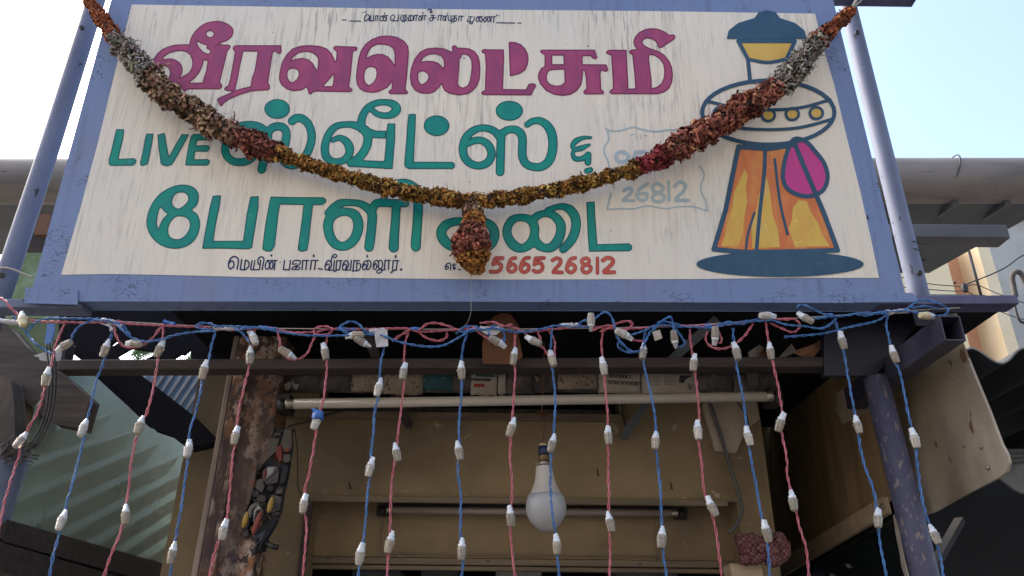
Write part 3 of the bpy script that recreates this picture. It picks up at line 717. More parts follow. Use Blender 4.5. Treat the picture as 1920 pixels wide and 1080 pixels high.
# unseen house added behind the viewer to shade the porch
ob = empty('added_shade_house', (0, -4.5, 0), 'added unseen house across the narrow street, shading the porch', 'house')
MB().box((-14, -12, 0), (14, -4.5, 6.2)).build('wall', M['white_wall'], ob)
MB().box((-14.1, -4.55, 6.2), (14.1, -4.3, 6.5)).build('parapet', M['asbestos'], ob)
MB().box((-2.6, -4.48, 0), (-.4, -4.42, 2.6)).build('shutter', M['soffit_box'], ob)
MB().box((.6, -4.48, 0), (2.8, -4.42, 2.6)).build('shutter', M['soffit_box'], ob)

# ------------------------------------------------------------------ shop front under the board
YW = 2.10
def wx(px, py): return P(px, py, YW).x
def wz(px, py): return P(px, py, YW).z
ZC = 2.335                                   # porch ceiling
x_l, x_vl, x_vr, x_r = wx(345, 850), wx(600, 740), wx(1160, 740), wx(1434, 850)
x_dl, x_dr = wx(583, 950), wx(1384, 960)
z_v, z_d = wz(860, 776), wz(960, 936)
shop = empty('shop_front', ((x_l+x_r)/2, YW, 0), 'ochre plastered shop front with dark vent and recessed doorway under the board', 'shop front')
b = MB()
b.box((x_l, YW, 0), (x_dl, YW+.10, z_d))
b.box((x_l, YW, z_d), (x_vl, YW+.10, ZC+.3))
b.box((x_vl, YW, z_d), (x_vr, YW+.10, z_v))
b.box((x_vr, YW, z_d), (x_r, YW+.10, ZC+.3))
b.box((x_dr, YW, 0), (x_r, YW+.10, z_d))
b.build('wall', M['wall'], shop)
b = MB()                                      # black sheets give the shade behind vent and doorway as colour
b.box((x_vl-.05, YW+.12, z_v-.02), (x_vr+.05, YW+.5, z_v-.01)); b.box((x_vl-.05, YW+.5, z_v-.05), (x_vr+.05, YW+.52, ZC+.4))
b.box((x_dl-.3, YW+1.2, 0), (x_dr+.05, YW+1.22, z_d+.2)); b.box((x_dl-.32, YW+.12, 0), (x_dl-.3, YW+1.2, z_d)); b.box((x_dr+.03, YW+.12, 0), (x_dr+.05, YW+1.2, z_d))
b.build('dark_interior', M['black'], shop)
b = MB()
b.box((wx(440, 600), 1.63, ZC), (wx(1680, 600), YW+.6, ZC+.02))  # ceiling coloured near-black to carry the shade under the board
b.build('porch_ceiling', M['black'], shop)
b = MB(); xe = P(1700, 850, 1.8).x + .02
b.box((wx(385, 690), YW+.6, ZC+.05), (xe, 4.2, ZC+.09)); b.build('light_block_roof', M['black'], shop)  # unseen roof and walls added to keep sky light off the plywood
b = MB(); b.box((x_l, 4.1, 0), (xe, 4.14, ZC+.05)); b.build('light_block_wall', M['wall_dark'], shop)
b = MB(); b.box((x_l, YW+.10, 0), (x_l+.05, 4.1, ZC+.05)); b.build('light_block_side', M['wall_dark'], shop)
b = MB()
b.box((wx(536, 785), YW-.018, wz(860, 789)), (x_vr+.012, YW-.002, z_v))
b.box((x_vr-.003, YW-.016, z_v+.001), (x_vr+.012, YW-.002, ZC-.002))
b.build('vent_trim', M['trim'], shop, bevel=.002)
b = MB(); b.box((x_vl+.001, YW+.02, z_v+.001), (x_vr-.02, YW+.035, z_v+.022)); b.build('vent_sill', M['wood_grey'], shop)
b = MB(); b.box((wx(583, 937), YW-.014, wz(960, 946)), (wx(1362, 940), YW-.002, wz(960, 934))); b.build('door_lintel', M['trim'], shop, bevel=.002)
YP = YW + .09
def px_(px, py): return P(px, py, YP).x
def pz_(px, py): return P(px, py, YP).z
b = MB(); b.box((x_dl, YP, pz_(960, 1047)), (x_dr, YP+.02, z_d+.02)); b.build('recess_panel', M['wall'], shop)
b = MB()
b.box((x_dl, YP-.012, pz_(960, 1061)), (x_dr, YP+.02, pz_(960, 1047)-.002)); b.box((x_dl, YP-.004, pz_(960, 1071)), (x_dr, YP+.02, pz_(960, 1061)-.002))
b.build('bottom_rail', M['trim'], shop, bevel=.002)
b = MB()
b.box((px_(712, 1000), YP-.004, pz_(960, 1045)), (px_(717, 1000), YP-.001, pz_(960, 968))); b.box((px_(1229, 1000), YP-.004, pz_(960, 1045)), (px_(1234, 1000), YP-.001, pz_(960, 968)))
b.box((px_(717, 1000), YP-.004, pz_(960, 1042)), (px_(1229, 1000), YP-.001, pz_(960, 1038)))
b.build('panel_moulding', M['trim'], shop)
for x in (615, 915, 1200):
    MB().lathe([(0, .003), (.002, .003)], P(x, 1046 + (x-615)*.02, YP-.0125), (0, -1, 0), 8).build('screw', M['plastic_black'], shop)
b = MB(); b.box((x_dl-.012, YW-.012, 0), (x_dl+.006, YW-.002, z_d-.005)); b.build('door_jamb', M['beam'], shop)

# things just inside the doorway (only their tops show)
b = MB()
for (x, wd, zt, yy) in ((660, 90, 1068, 2.9), (790, 70, 1060, 2.95), (1150, 120, 1062, 2.95), (1290, 70, 1066, 2.9)):
    a = P(x, zt, yy); c = P(x+wd, zt, yy)
    b.box((a.x, yy, 0), (c.x, yy+.25, a.z))
tag(b.build('shelf_unit', M['pale_tile'], None, bevel=.006), 'row of dim grey shelf boxes just inside the shop doorway', 'shelf')
a = P(930, 1066, 2.6); c = P(1015, 1066, 2.6)
b = MB(); b.box((a.x, 2.6, 1.0), (c.x, 2.62, a.z)); tag(b.build('menu_board', M['white_wall'], None, bevel=.003), 'small white board edge showing inside the doorway', 'board')

for (x, y, lb_) in ((655, 905, 'small rusty hook in the ochre wall above the left part of the lintel'), (1120, 880, 'small rusty hook in the ochre wall right of the hanging bulb'), (1258, 905, 'small rusty hook in the ochre wall near the end of the lintel')):
    b = MB(); b.tube(cr([tuple(P(x, y, YW-.001)), tuple(P(x, y+1, YW-.02)), tuple(P(x+1, y+9, YW-.028)), tuple(P(x+2, y+12, YW-.018)), tuple(P(x+2, y+8, YW-.010))], 5), .0018, 6)
    tag(b.build('wall_hook', M['plastic_black']), lb_, 'hook')

# ------------------------------------------------------------------ tube lamps
def tube_lamp(pa, pb, r, mat_t, label):
    ax = (pb-pa).normalized()
    root = empty('tube_lamp', (pa+pb)/2, label, 'tube lamp')
    MB().tube([pa+ax*.02, pb-ax*.02], r, 20).build('glass_tube', mat_t, root)
    MB().lathe([(0, r*.8), (.003, r*1.02), (.02, r*1.02)], pa, ax, 20).build('end_cap', M['metal'], root)
    MB().lathe([(0, r*.8), (.003, r*1.02), (.02, r*1.02)], pb, -ax, 20).build('end_cap', M['metal'], root)
    for q, s in ((pa, -1), (pb, 1)):
        h = MB(); h.lathe([(0, r*1.35), (.012, r*1.35), (.02, r*.9)], q+ax*s*.02+Vector((0,.012,0)), -ax*s, 10); h.box(q+Vector((-.016+s*.012, .012, -.012)), q+Vector((.016+s*.012, .07, .03)))
        h.build('lamp_holder', M['plastic_black'], root)
    return root
tl = tube_lamp(P(536, 757.5, 1.83), P(1450, 743.5, 1.83), .0128, M['tube'], 'long milky white tube lamp, brightest and longest, slung across below the newspaper pole')
tl2 = tube_lamp(P(724, 956, YW-.01+.06), P(1272, 962, YW-.01+.06), .0095, M['tube_old'], 'dim dusty tube lamp tucked under the doorway lintel')
bk = MB(); a = P(720, 946, YW+.05); c = P(1280, 952, YW+.05); bk.beam(a+Vector((0,.03,0)), c+Vector((0,.03,0)), .03, .014); bk.build('batten', M['plastic_black'], tl2)

# ------------------------------------------------------------------ rusty pillar
pl = empty('pillar', P(440, 850, 1.85), 'tall rusted pillar with peeling dark paint, left of the doorway', 'pillar')
a = P(443, 595, 1.85); c = P(538, 595, 1.85)
a2 = P(357, 1080, 1.85); c2 = P(478, 1080, 1.85)
z0, z1 = 0, ZC-.002
xl, xr = (a.x+a2.x)/2, (c.x+c2.x)/2 
b = MB(); b.box((xl+.016, 1.85, z0), (xr, 1.85+.10, z1)); b.build('shaft', M['rust'], pl, bevel=.006)
b = MB(); b.box((xl, 1.853, z0), (xl+.015, 1.85+.09, z1)); b.build('edge_strip', M['column_edge'], pl, bevel=.004)
b = MB(); b.box((xl+.044, 1.842, z0), (xl+.056, 1.849, z1)); b.build('seam_fillet', M['rust'], pl, bevel=.002)

# ------------------------------------------------------------------ horizontal beam, struts, newspaper pole
b = MB(); b.beam(P(118, 690, 1.75), P(1645, 684, 1.75), .05, .026); t = b.build('cross_beam', M['beam'], None, bevel=.003)
tag(t, 'long smoke-darkened timber beam running level across the whole porch', 'beam')
def strut(p, q, mt, label):
    b = MB(); b.beam(p, q, .022, .006, (0,1,0)); d = Vector((0, .013, 0)); b.beam(p+d, q+d, .006, .018, (0,1,0))
    tag(b.build('steel_strut', M[mt]), label, 'strut')
strut(P(1345, 598, 1.69), P(1240, 692, 1.78), 'soffit', 'grey steel strut in the dark gap above the beam, right of the middle')
strut(P(1256, 690, 1.985), P(1168, 822, 2.07), 'soffit', 'grey steel strut slanting from behind the tube lamp down the ochre wall')
strut(P(684, 620, 1.69), P(714, 690, 1.77), 'wood_dark', 'blackened strut in the dark gap above the beam, left of the middle')
strut(P(738, 740, 1.985), P(768, 800, 2.07), 'wood_dark', 'blackened strut foot below the tube lamp, left of the middle')

YN = 1.93
rollr = empty('wrapped_pole', P(1000, 722, YN), 'horizontal pole wrapped in torn old newspaper above the tube lamp', 'pole')
def npz(x): return 721 - (x-540)*.0035
core = cr([tuple(P(x, npz(x), YN)) for x in (538, 700, 900, 1100, 1300, 1452)], 6)
MB().tube(core, .0235, 14).build('core', M['paper_grey'], rollr, noisy=.0012)
def wrap(x0, x1, r, mt, sag=0, seed=1):
    rr = random.Random(seed)
    n = max(5, int((x1-x0)/9)); K = 14
    v = []; f = []
    for i in range(n+1):
        x = x0 + (x1-x0)*i/n
        c = P(x, npz(x), YN)
        low = 2.45 + sag*(.7+.6*rr.random())
        for k in range(K+1):
            t = -0.9 + (low+.9)*k/K            # angle from the top round the front to below
            q = r*(1+.06*(rr.random()-.5)) * (1 + max(0, t-2.0)*sag*.9)
            v.append(c + Vector((0.002*(rr.random()-.5), -math.sin(t)*q, math.cos(t)*q)))
    for i in range(n):
        for k in range(K):
            f.append([i*(K+1)+k, i*(K+1)+k+1, (i+1)*(K+1)+k+1, (i+1)*(K+1)+k])
    o = MB().add(v, f, True).build('newspaper', mt, rollr)
    so = o.modifiers.new('sheet', 'SOLIDIFY'); so.thickness = .0008
    return o
wrap(548, 604, .0265, M['paper_grey'], .2, 1)
wrap(604, 662, .026, M['paper_grey'], .1, 2)
wrap(662, 722, .0275, M['paper'], .15, 3)
wrap(722, 795, .0285, M['paper'], .35, 4)
wrap(795, 850, .0265, M['paper_teal'], .1, 5)
wrap(884, 932, .0295, M['paper_white'], .35, 6)
wrap(934, 948, .0285, M['paper_white'], .35, 7)
wrap(950, 1000, .0265, M['paper_grey'], .4, 8)
wrap(1045, 1118, .0265, M['paper'], .05, 9)
wrap(1120, 1198, .0285, M['paper_white'], .30, 10)
wrap(1200, 1300, .0285, M['paper_white'], .42, 11)
wrap(1300, 1370, .026, M['paper_grey'], .2, 12)
wrap(1370, 1450, .029, M['paper_grey'], .45, 13)
# print on the wraps: strokes bent round the pole
def on_pole(x, y, r):
    c = P(x, npz(x), YN); d = ray(x, y)
    # meet the cylinder (axis ~ x) of radius r
    oy, oz = CAM.y-c.y, CAM.z-c.z
    A = d.y*d.y+d.z*d.z; B = 2*(oy*d.y+oz*d.z); Cc = oy*oy+oz*oz-r*r
    disc = max(0, B*B-4*A*Cc); t = (-B-math.sqrt(disc))/(2*A)
    return CAM + d*t
def ink(ops, r, mt, name):
    vs, fs, _ = march(*shape_field(ops, .55))
    return MB().add([on_pole(x, y, r) for x, y in vs], fs).build(name, mt, rollr)
def glyphs(x0, x1, y, h, r, seed, slope=0, lw=.8):
    rr = random.Random(seed); ops = []; x = x0
    while x < x1:
        wd = h*rr.uniform(.5, 1.0); yy = y + (x-x0)*slope
        k = rr.random()
        if k < .92: ops.append(('s', [(a, b, lw) for a, b in cr([(x, yy+h*.9), (x, yy+h*.2), (x+wd*.5, yy), (x+wd, yy+h*.4), (x+wd*.7, yy+h)], 4)]))
        elif k < .98: ops += [('s', [(x, yy, lw), (x+wd, yy, lw)]), ('s', [(x+wd*.3, yy, lw), (x+wd*.2, yy+h, lw)]), ('s', [(x+wd*.8, yy, lw), (x+wd*.75, yy+h, lw)])]
        else: ops += [('s', [(x, yy, lw), (x, yy+h, lw), (x+wd, yy+h, lw), (x+wd, yy, lw)])]
        x += wd + h*.35
    return ops
ink(glyphs(1143, 1176, 701.5, 6.5, 0, 3, .05) + glyphs(1141, 1202, 713, 6.5, 0, 4, .07) , .0300, M['ink'], 'headline')
ink(glyphs(1215, 1328, 697, 4, 0, 8, 0.0, .7), .0300, M['ink'], 'headline')
ink([('+', [(1274, 703.5), (1300, 704), (1292, 708), (1285, 712), (1283, 718), (1273, 718)])], .0302, M['ink'], 'printed_picture')
lines = []
for (a_, b_) in ((1216, 1240), (1245, 1270)):
    for k in range(6): lines.append(('s', [(a_, 705+k*3.2, .45), (b_-(k % 3)*2, 705+k*3.2, .45)]))
ink(lines, .0301, M['paper_grey'], 'printed_columns')
ink([('+', [(888.5, 719), (909, 720), (909, 727.5), (888.5, 726.5)])], .0308, M['ink_red'], 'red_label')
ink([('s', [(886, 731, .9), (905, 732, .9), (924, 731, .9)])], .0308, M['ink_red'], 'red_line')
ink([('+', [(893, 702), (928, 703), (928, 707), (893, 706)])], .0308, M['paper_teal'], 'teal_print')
ink(glyphs(884, 918, 709.5, 4, 0, 12, .02), .0308, M['ink'], 'print')
def shard(pts, mt, Y):
    return MB().plate([P(x, y, Y+random.uniform(-.01, .01)) for x, y in pts], (0, .0015, 0)).build('torn_scrap', mt, rollr)
shard([(531,722),(545,715),(548,722),(540,732),(533,730)], M['paper_white'], 1.89)
shard([(546,707),(552,720),(561,721),(556,731),(549,728)], M['paper_white'], 1.89)
shard([(1019,696),(1023,697),(1022,712),(1008,732),(1004,731),(1013,714)], M['paper_grey'], 1.89)
shard([(1290,718),(1300,722),(1296,732),(1290,728)], M['paper'], 1.89)
shard([(1002,704),(1010,708),(1018,712),(1006,716)], M['paper'], 1.89)
shard([(1395,690),(1412,686),(1421,700),(1430,716),(1422,727),(1405,722)], M['paper_grey'], 1.885)
# crumpled silver and copper paper on top of the beam at the right
for pts, mt, lb in (([(1403,660),(1424,646),(1432,652),(1424,672),(1405,672)], 'paper_white', 'crumpled grey paper scrap on the beam below the lamp cable'),
                    ([(1456,675),(1484,644),(1494,659),(1475,668)], 'paper_white', 'folded silver-grey foil flap lying on the right end of the beam'),
                    ([(1425,660),(1432,655),(1440,668),(1438,675),(1424,673)], 'leather', 'small coppery paper scrap next to the crumpled grey one'),
                    ([(1486,660),(1497,655),(1521,647),(1546,634),(1538,655),(1524,671),(1500,667)], 'peach', 'torn copper-pink foil sheet at the right end of the beam')):
    q = [P(x, y, 1.80 + .02*(i % 2)) for i, (x, y) in enumerate(pts)]
    tag(MB().plate(q, (0, .002, 0)).build('paper_scrap', M[mt]), lb, 'paper scrap')

# brown card hanging behind the cable
q = [P(x, y, 1.68 + (.012 if i % 2 else 0)) for i, (x, y) in enumerate([(905,682),(904,650),(906,628),(912,610),(925,594),(944,585),(958,590),(966,600),(974,612),(972,625),(980,668),(972,676),(965,655),(967,683)])]
tag(MB().plate(q, (0, .004, 0)).build('brown_card', M['leather']), 'piece of orange-brown card hanging behind the cable at the middle', 'card')

# ------------------------------------------------------------------ hanging bulb
YB = 1.82
top, low = P(1018.5, 836, YB), P(1026, 999, YB)
ax = (low-top).normalized(); ln = (low-top).length
px1 = ln/163.0
lb = empty('light_bulb', low, 'big white frosted bulb hanging from a holder with a dark blue band', 'light bulb')
prof = [(40*px1, 15*px1), (42*px1, 16*px1), (60*px1, 18*px1), (75*px1, 22*px1), (88*px1, 28*px1), (95*px1, 32.5*px1)]
MB().lathe(prof, top, ax, 28).build('lamp_body', M['lamp_body'], lb)
MB().lathe([(95.4*px1, 33.3*px1), (104*px1, 36.5*px1), (116*px1, 38.3*px1), (128*px1, 37.2*px1), (141*px1, 31.5*px1), (153*px1, 21*px1), (160*px1, 11*px1), (163*px1, 1*px1)], top, ax, 28).build('globe', M['globe'], lb)
MB().lathe([(30*px1, 9*px1), (31*px1, 10.5*px1), (39.5*px1, 11*px1)], top, ax, 16).build('lamp_cap', M['metal'], lb)
h = MB().lathe([(-8*px1, 4*px1), (-6*px1, 9*px1), (-2*px1, 10*px1), (29*px1, 10*px1)], top, ax, 18).build('lamp_holder', M['brass'], lb)
MB().lathe([(1*px1, 10.4*px1), (20*px1, 10.4*px1)], top, ax, 18).build('label_band', M['holder'], h)
MB().tube(cr([tuple(top-ax*.008), tuple(P(1020, 812, YB)), tuple(P(1021, 790, YB+.02)), tuple(P(1016, 770, YB+.1)), tuple(P(1020, 700, YB+.02)), tuple(P(1020, 640, YB))], 6), .002, 6).build('cord', M['leather'], lb)
cl = []
for k in range(3):
    cl = cr([tuple(P(1020+10*math.cos(a+k)*1.1, 776+5*math.sin(a*1.0+k*2), 1.99+k*.006)) for a in np.linspace(0, 5.6, 9)], 4)
    MB().tube(cl, .0016, 5).build('cord_coil', M['leather'], lb)

# ------------------------------------------------------------------ wall conduit, patch boards
b = MB(); b.tube(cr([tuple(P(x, y, YW-.03)) for x, y in ((1322,735),(1334,765),(1357,835),(1378,905),(1388,940),(1390,962),(1380,985),(1366,1000))], 6), .0052, 10)
tag(b.build('conduit_pipe', M['soffit_box']), 'thin grey conduit pipe bending down the wall right of the bulb', 'pipe')
b = MB(); b.plate([P(x, y, YW-.02) for x, y in ((1330,725),(1412,722),(1424,786),(1398,806),(1380,850),(1342,845),(1318,760))], (0, .016, 0))
tag(b.build('patch_board', M['beige']), 'pale torn board behind the tube lamp at the right end of the wall', 'board')
b = MB(); b.tube(cr([tuple(P(x, y, YW-.045)) for x, y in ((1352,700),(1368,730),(1390,765),(1400,780),(1404,805),(1396,815))], 5), .002, 5)
b.tube(cr([tuple(P(x, y, YW-.03)) for x, y in ((1166,742),(1167,775),(1172,795),(1178,815))], 5), .002, 5)
tag(b.build('loose_cable', M['wire_black']), 'thin black cables drooping over the pale torn board', 'cable')
b = MB(); b.tube(cr([tuple(P(x, y, YW-.02)) for x, y in ((540,800),(556,795),(578,790),(600,782),(640,770))], 5), .0025, 5); b.tube(cr([tuple(P(x, y, YW-.02)) for x, y in ((552,802),(557,840),(558,880),(559,915),(566,930))], 5), .0015, 5)
tag(b.build('loose_cable', M['wire_black']), 'thin black cable drooping down the wall beside the plaster mask', 'cable')

# ------------------------------------------------------------------ right side: plywood screen, batten, posts, sheets
XP = P(1672, 938, 1.92).x
def S_(x, y): return PX(x, y, XP)
tag(MB().plate([S_(*p) for p in ((1500,735),(1560,700),(1660,704),(1690,1000),(1672,934),(1440,1068),(1404,1090),(1418,1000),(1418,860),(1440,800))][:3] + [S_(1668,800), S_(1674,936), S_(1440,1068), S_(1400,1092), S_(1390,1000), S_(1380,860), S_(1390,690)], (.008,0,0)).build('plywood_screen', M['ply']), 'brown stained plywood screen at the right of the doorway', 'screen')
o_ = S_(1672, 937); 
bt = empty('batten', S_(1560, 1010), 'pale timber batten along the lower edge of the plywood screen', 'batten')
MB().plate([S_(1664,932), S_(1671,962), S_(1440,1098), S_(1408,1110), S_(1440,1068)], (-.012,0,0)).build('board', M['ply_edge'], bt, bevel=.002)
c = PX(1655, 950, XP-.013); MB().lathe([(0,.008),(.003,.008),(.004,.004)], c, (-1,0,0), 12).build('washer', M['metal'], bt)
tag(MB().plate([PX(x, y, XP+.012) for x, y in ((1696,915),(1660,935),(1450,1066),(1390,1100),(1400,1300),(1700,1300),(1716,1090))], (.01,0,0)).build('cabinet_glass', M['glass_dark']), 'dark glossy cabinet glass below the pale batten', 'glass panel')
q = [PX(x, y, XP-.004) for x, y in ((1674,965),(1681,985),(1686,1010),(1693,1045),(1703,1085),(1699,1090),(1690,1062),(1687,1040),(1683,1020),(1679,1000))]
tag(MB().plate(q, (.004,0,0)).build('peeling_strip', M['paper_white']), 'ragged strip of peeling white laminate beside the worn violet pole', 'strip')
for (x, y) in ((1590, 1060), (1560, 1078)):  # white chips paint tube reflections on the dark glass
    d = MB().plate([PX(x-6, y-3, XP+.008), PX(x+2, y-2, XP+.008), PX(x+7, y+5, XP+.008), PX(x-1, y+5, XP+.008)], (.002,0,0))
    tag(d.build('painted_glint', M['mask_white']), 'painted white sticker on the dark cabinet glass, ' + ('the upper one' if y < 1070 else 'the lower one'), 'glint')

b = MB(); pa_, pb_ = P(1641, 708, 1.74), P(1736, 1085, 1.74); b.tube([pa_, pb_, pb_+(pb_-pa_)*3.2], .029, 20)
tag(b.build('steel_pole', M['purple_worn']), 'worn violet steel pole with flaking paint at the lower right', 'pole')
XB = P(1800, 640, 1.62).x
def B_(x, y): return PX(x, y, XB)
sp = empty('side_sheet', B_(1780, 800), 'beige sheet-metal side panel with a rounded lower corner, right of the worn violet pole', 'panel')
MB().plate([B_(*p) for p in ((1640,705),(1716,592),(1790,588),(1801,640),(1826,702),(1854,770),(1878,834),(1888,852),(1892,868),(1887,884),(1872,896),(1836,914),(1790,938),(1752,960),(1700,975),(1650,860))], (.006,0,0)).build('sheet', M['beige'], sp)
for x, y in ((1840,838),(1853,877),(1808,836)):
    MB().lathe([(0,.005),(.002,.005),(.004,.002)], PX(x, y, XB-.001), (-1,0,0), 10).build('rivet', M['metal'], sp)
XG2 = P(1786, 615, 1.46).x + .026
q = MB().plate([PX(x, y, XG2) for x, y in ((1568,738),(1600,716),(1622,735),(1628,770),(1580,795),(1568,770))], (.01,0,0))
tag(q.build('gusset_plate', M['beige']), 'small beige gusset plate where the violet arm meets the wall', 'plate')
tag(MB().plate([P(x, y, 1.72) for x, y in ((1545,585),(1752,580),(1735,590),(1690,645),(1642,704),(1545,704))], (0,.02,0)).build('shaded_underside', M['underside']), 'sheet coloured blue-black for the shaded fascia board under the right end of the cable', 'board')  # dark sheet stands where the porch underside lies in shade
# hollow arm
A0 = P(1786, 615, 1.46); XA = A0.x
arm = MB(); Y1 = 1.96
wz_, ww = .028, .022
for (dx, dz, sx, sz) in ((-ww+.0015, 0, .0015, wz_), (ww-.0015, 0, .0015, wz_), (0, wz_-.0015, ww-.003, .0015), (0, -wz_+.0015, ww-.003, .0015)):
    arm.box((XA+dx-sx, A0.y, A0.z+dz-sz), (XA+dx+sx, Y1, A0.z+dz+sz))
arm.box((XA-ww+.003, Y1-.03, A0.z-wz_+.003), (XA+ww-.003, Y1-.02, A0.z+wz_-.003))
tag(arm.build('steel_bracket', M['arm']), 'hollow violet square tube arm with its open end under the right corner', 'bracket arm')

# crossbar stubs under the board corners
b = MB(); b.beam(P(1640, 571, 1.585), P(1897, 569.5, 1.585), .05, .0215); tag(b.build('crossbar', M['purple_dark'], None, bevel=.002), 'violet steel crossbar sticking out past the lower right corner of the board', 'crossbar')
b = MB(); b.beam(P(-60, 576, 1.585), P(163, 577, 1.585), .05, .022); tag(b.build('crossbar', M['purple'], None, bevel=.002), 'violet steel crossbar under the lower left corner of the board', 'crossbar')
b = MB(); b.beam(P(1560, -6, 1.60), P(1716, -4, 1.60), .05, .022); tag(b.build('crossbar', M['purple_dark'], None, bevel=.002), 'dark end of an upper crossbar above the right pole', 'crossbar')

# ------------------------------------------------------------------ poles beside the board
def pole(pts, r, label, holes, mt='purple'):
    root = empty('steel_pole', P(*pts[-1]), label, 'pole')
    MB().tube([P(*p) for p in pts], r, 22).build('shaft', M[mt], root)
    for (x, y, Y) in holes:
        d = ray(x, y); d.normalize()
        MB().lathe([(0, .0065), (.004, .0058)], P(x, y, Y), Vector((0, -1, -.2)), 12).build('bolt_hole', M['plastic_black'], root)
    return root
YPL = 1.64
pr = pole([(1578,-50,YPL),(1591,15,YPL),(1653,270,YPL),(1720,540,YPL),(1736,604,YPL)], .0228, 'lavender steel pole behind the right edge of the sign board', [(1607, 61, YPL-.0245), (1724, 512, YPL-.0245)])
pl_ = pole([(196,-50,YPL),(180,0,YPL),(95,270,YPL),(24,484,YPL),(-22,620,YPL)], .0238, 'lavender steel pole behind the left edge of the sign board', [(154, 52, YPL-.0255), (4, 516, YPL-.0255)])
for (x, y, p) in ((1709, 462, pr), (1711, 476, pr)):
    c = P(x, y, YPL); t = [c + Vector((math.cos(a)*.0238, math.sin(a)*.0238, .004*math.sin(a*2))) for a in np.linspace(0, 2*math.pi, 20)]
    MB().tube(t, .0012, 5).build('tie_wire', M['wire_black'], p)
b = MB(); t = cr([tuple(P(x, y, YPL-.03)) for x, y in ((-10,503),(10,502),(30,507),(45,514),(62,520))], 5); b.tube(t, .0022, 6)
tag(b.build('tie_cord', M['string']), 'pale cord tied round the left pole near the green wall', 'cord')
b = MB(); b.tube([P(20, 845, 1.79), P(-2, 905, 1.79), P(-45, 1040, 1.79), P(-45, 1040, 1.79)+(P(-45, 1040, 1.79)-P(20, 845, 1.79))*3], .046, 20)
tag(b.build('steel_pole', M['purple']), 'stout violet pole at the lower left edge beside the green glass', 'pole')

# ------------------------------------------------------------------ roof edge behind the board
g0, g1 = P(-260, 341, 2.4), P(2150, 339, 2.4)
gt = empty('roof_gutter', (g0+g1)/2, 'thick grey cement gutter pipe running behind the sign board', 'gutter')
MB().tube([g0+(g1-g0)*t for t in np.linspace(0, 1, 30)], .086, 36).build('pipe', M['gutter'], gt)
c0 = P(1776, 335, 2.4)
t = [c0 + Vector((.035*math.sin(a), -math.cos(a)*.0885, math.sin(a)*.0885)) for a in np.linspace(-1.6, 1.6, 18)]
MB().tube(t, .003, 6).build('strap_wire', M['plastic_black'], gt)
b = MB()
b.plate([P(1640,374,2.42), P(1990,374,2.42), P(1990,350,2.62), P(1742,512,3.05), P(1660,512,3.05)], (0,0,.02))
sf = tag(b.build('eave_soffit', M['soffit']), 'dark ribbed eave soffit below the gutter on the right', 'soffit')
for (a, c) in (((1790,376,2.40),(1728,420,2.72)), ((1888,376,2.40),(1808,424,2.72)), ((1750,468,2.88),(1700,505,3.0))):
    MB().beam(P(*a)-Vector((0,0,.012)), P(*c)-Vector((0,0,.012)), .02, .02).build('rib', M['soffit'], sf)
b = MB(); b.beam(P(1660, 441, 2.25), P(1880, 443, 2.25), .07, .052); tag(b.build('eave_beam', M['soffit_box'], None, bevel=.004), 'boxed grey eave beam ending short of the white building', 'beam')
b = MB(); b.plate([P(-120,380,2.42), P(150,380,2.42), P(135,478,3.0), P(-120,478,3.0)], (0,0,.02)); tag(b.build('eave_soffit', M['soffit']), 'dark eave soffit below the gutter on the left', 'soffit')
b = MB(); b.plate([P(x, y, 2.35) for x, y in ((74,402),(93,402),(90,440),(64,440))], (0,.02,0)); tag(b.build('timber_offcut', M['leather']), 'orange-brown timber offcut between the left pole and the board', 'timber')
b = MB(); b.plate([P(x, y, 2.40) for x, y in ((40,438),(100,438),(85,478),(20,478))], (0,.02,0)); tag(b.build('dark_board', M['wood_dark']), 'dark board above the green wall at the left', 'board')
b = MB(); b.plate([P(x, y, 2.36) for x, y in ((36,474),(120,474),(110,600),(-20,600))], (0,.03,0)); tag(b.build('green_panel', M['palegreen']), 'pale green panel between the left pole and the board', 'panel')
b = MB(); b.plate([P(x, y, 2.10) for x, y in ((-40,596),(118,596),(112,690),(60,700),(-40,640))], (0,.03,0)); tag(b.build('green_wall', M['moss']), 'mossy green wall seen under the left crossbar', 'wall')

# ------------------------------------------------------------------ left side: broken roof, rafters, glass screen
ops = [('+', [(112,552),(446,552),(446,692),(112,692)]), ('-', [(131,659),(157,679),(127,680)]), ('-', [(207,649),(218,640),(226,642),(214,650)]),
       ('-', [(221,669),(247,654),(290,661),(291,667),(258,683),(234,683)]), ('-', [(307,683),(330,671),(340,665),(346,666),(360,654),(359,685)])]
vs, fs, _ = march(*shape_field(ops, 1.5))
br = MB().add([P(x, y, 1.98) for x, y in vs], fs).build('roof_boarding', M['black'])
so = br.modifiers.new('thick', 'SOLIDIFY'); so.thickness = .012; so.offset = 0
tag(br, 'black broken boarding with bright gaps at the upper left of the porch', 'boarding')
def flat(name, pts, Y, th, mt, label, cat, off=None):
    return tag(MB().plate([P(p[0], p[1], p[2] if len(p) > 2 else Y) for p in pts], off or (0, th, 0)).build(name, M[mt], None, bevel=.003), label, cat)
flat('rafter', [(-60,575),(14,612),(48,652),(84,680),(126,712),(166,748),(150,801),(96,790),(40,742),(-60,668)], 1.80, .05, 'wood_mid', 'thick weathered brown rafter slanting down at the far left', 'rafter')
flat('rafter', [(180,704),(262,704),(352,774),(404,826),(352,838),(318,812),(282,800),(248,766)], 1.97, .05, 'black', 'black rafter slanting down between the green glass and the pillar', 'rafter')
flat('post', [(-40,700),(17,710),(24,760),(26,850),(-40,862)], 1.745, .05, 'wood_grey', 'weathered grey timber stump at the left edge', 'post')
flat('post', [(102,640),(126,640),(112,700),(96,760),(74,840),(56,842),(78,760),(92,700)], 1.90, .04, 'wood_dark', 'thin dark upright post just behind the first pink string', 'post')
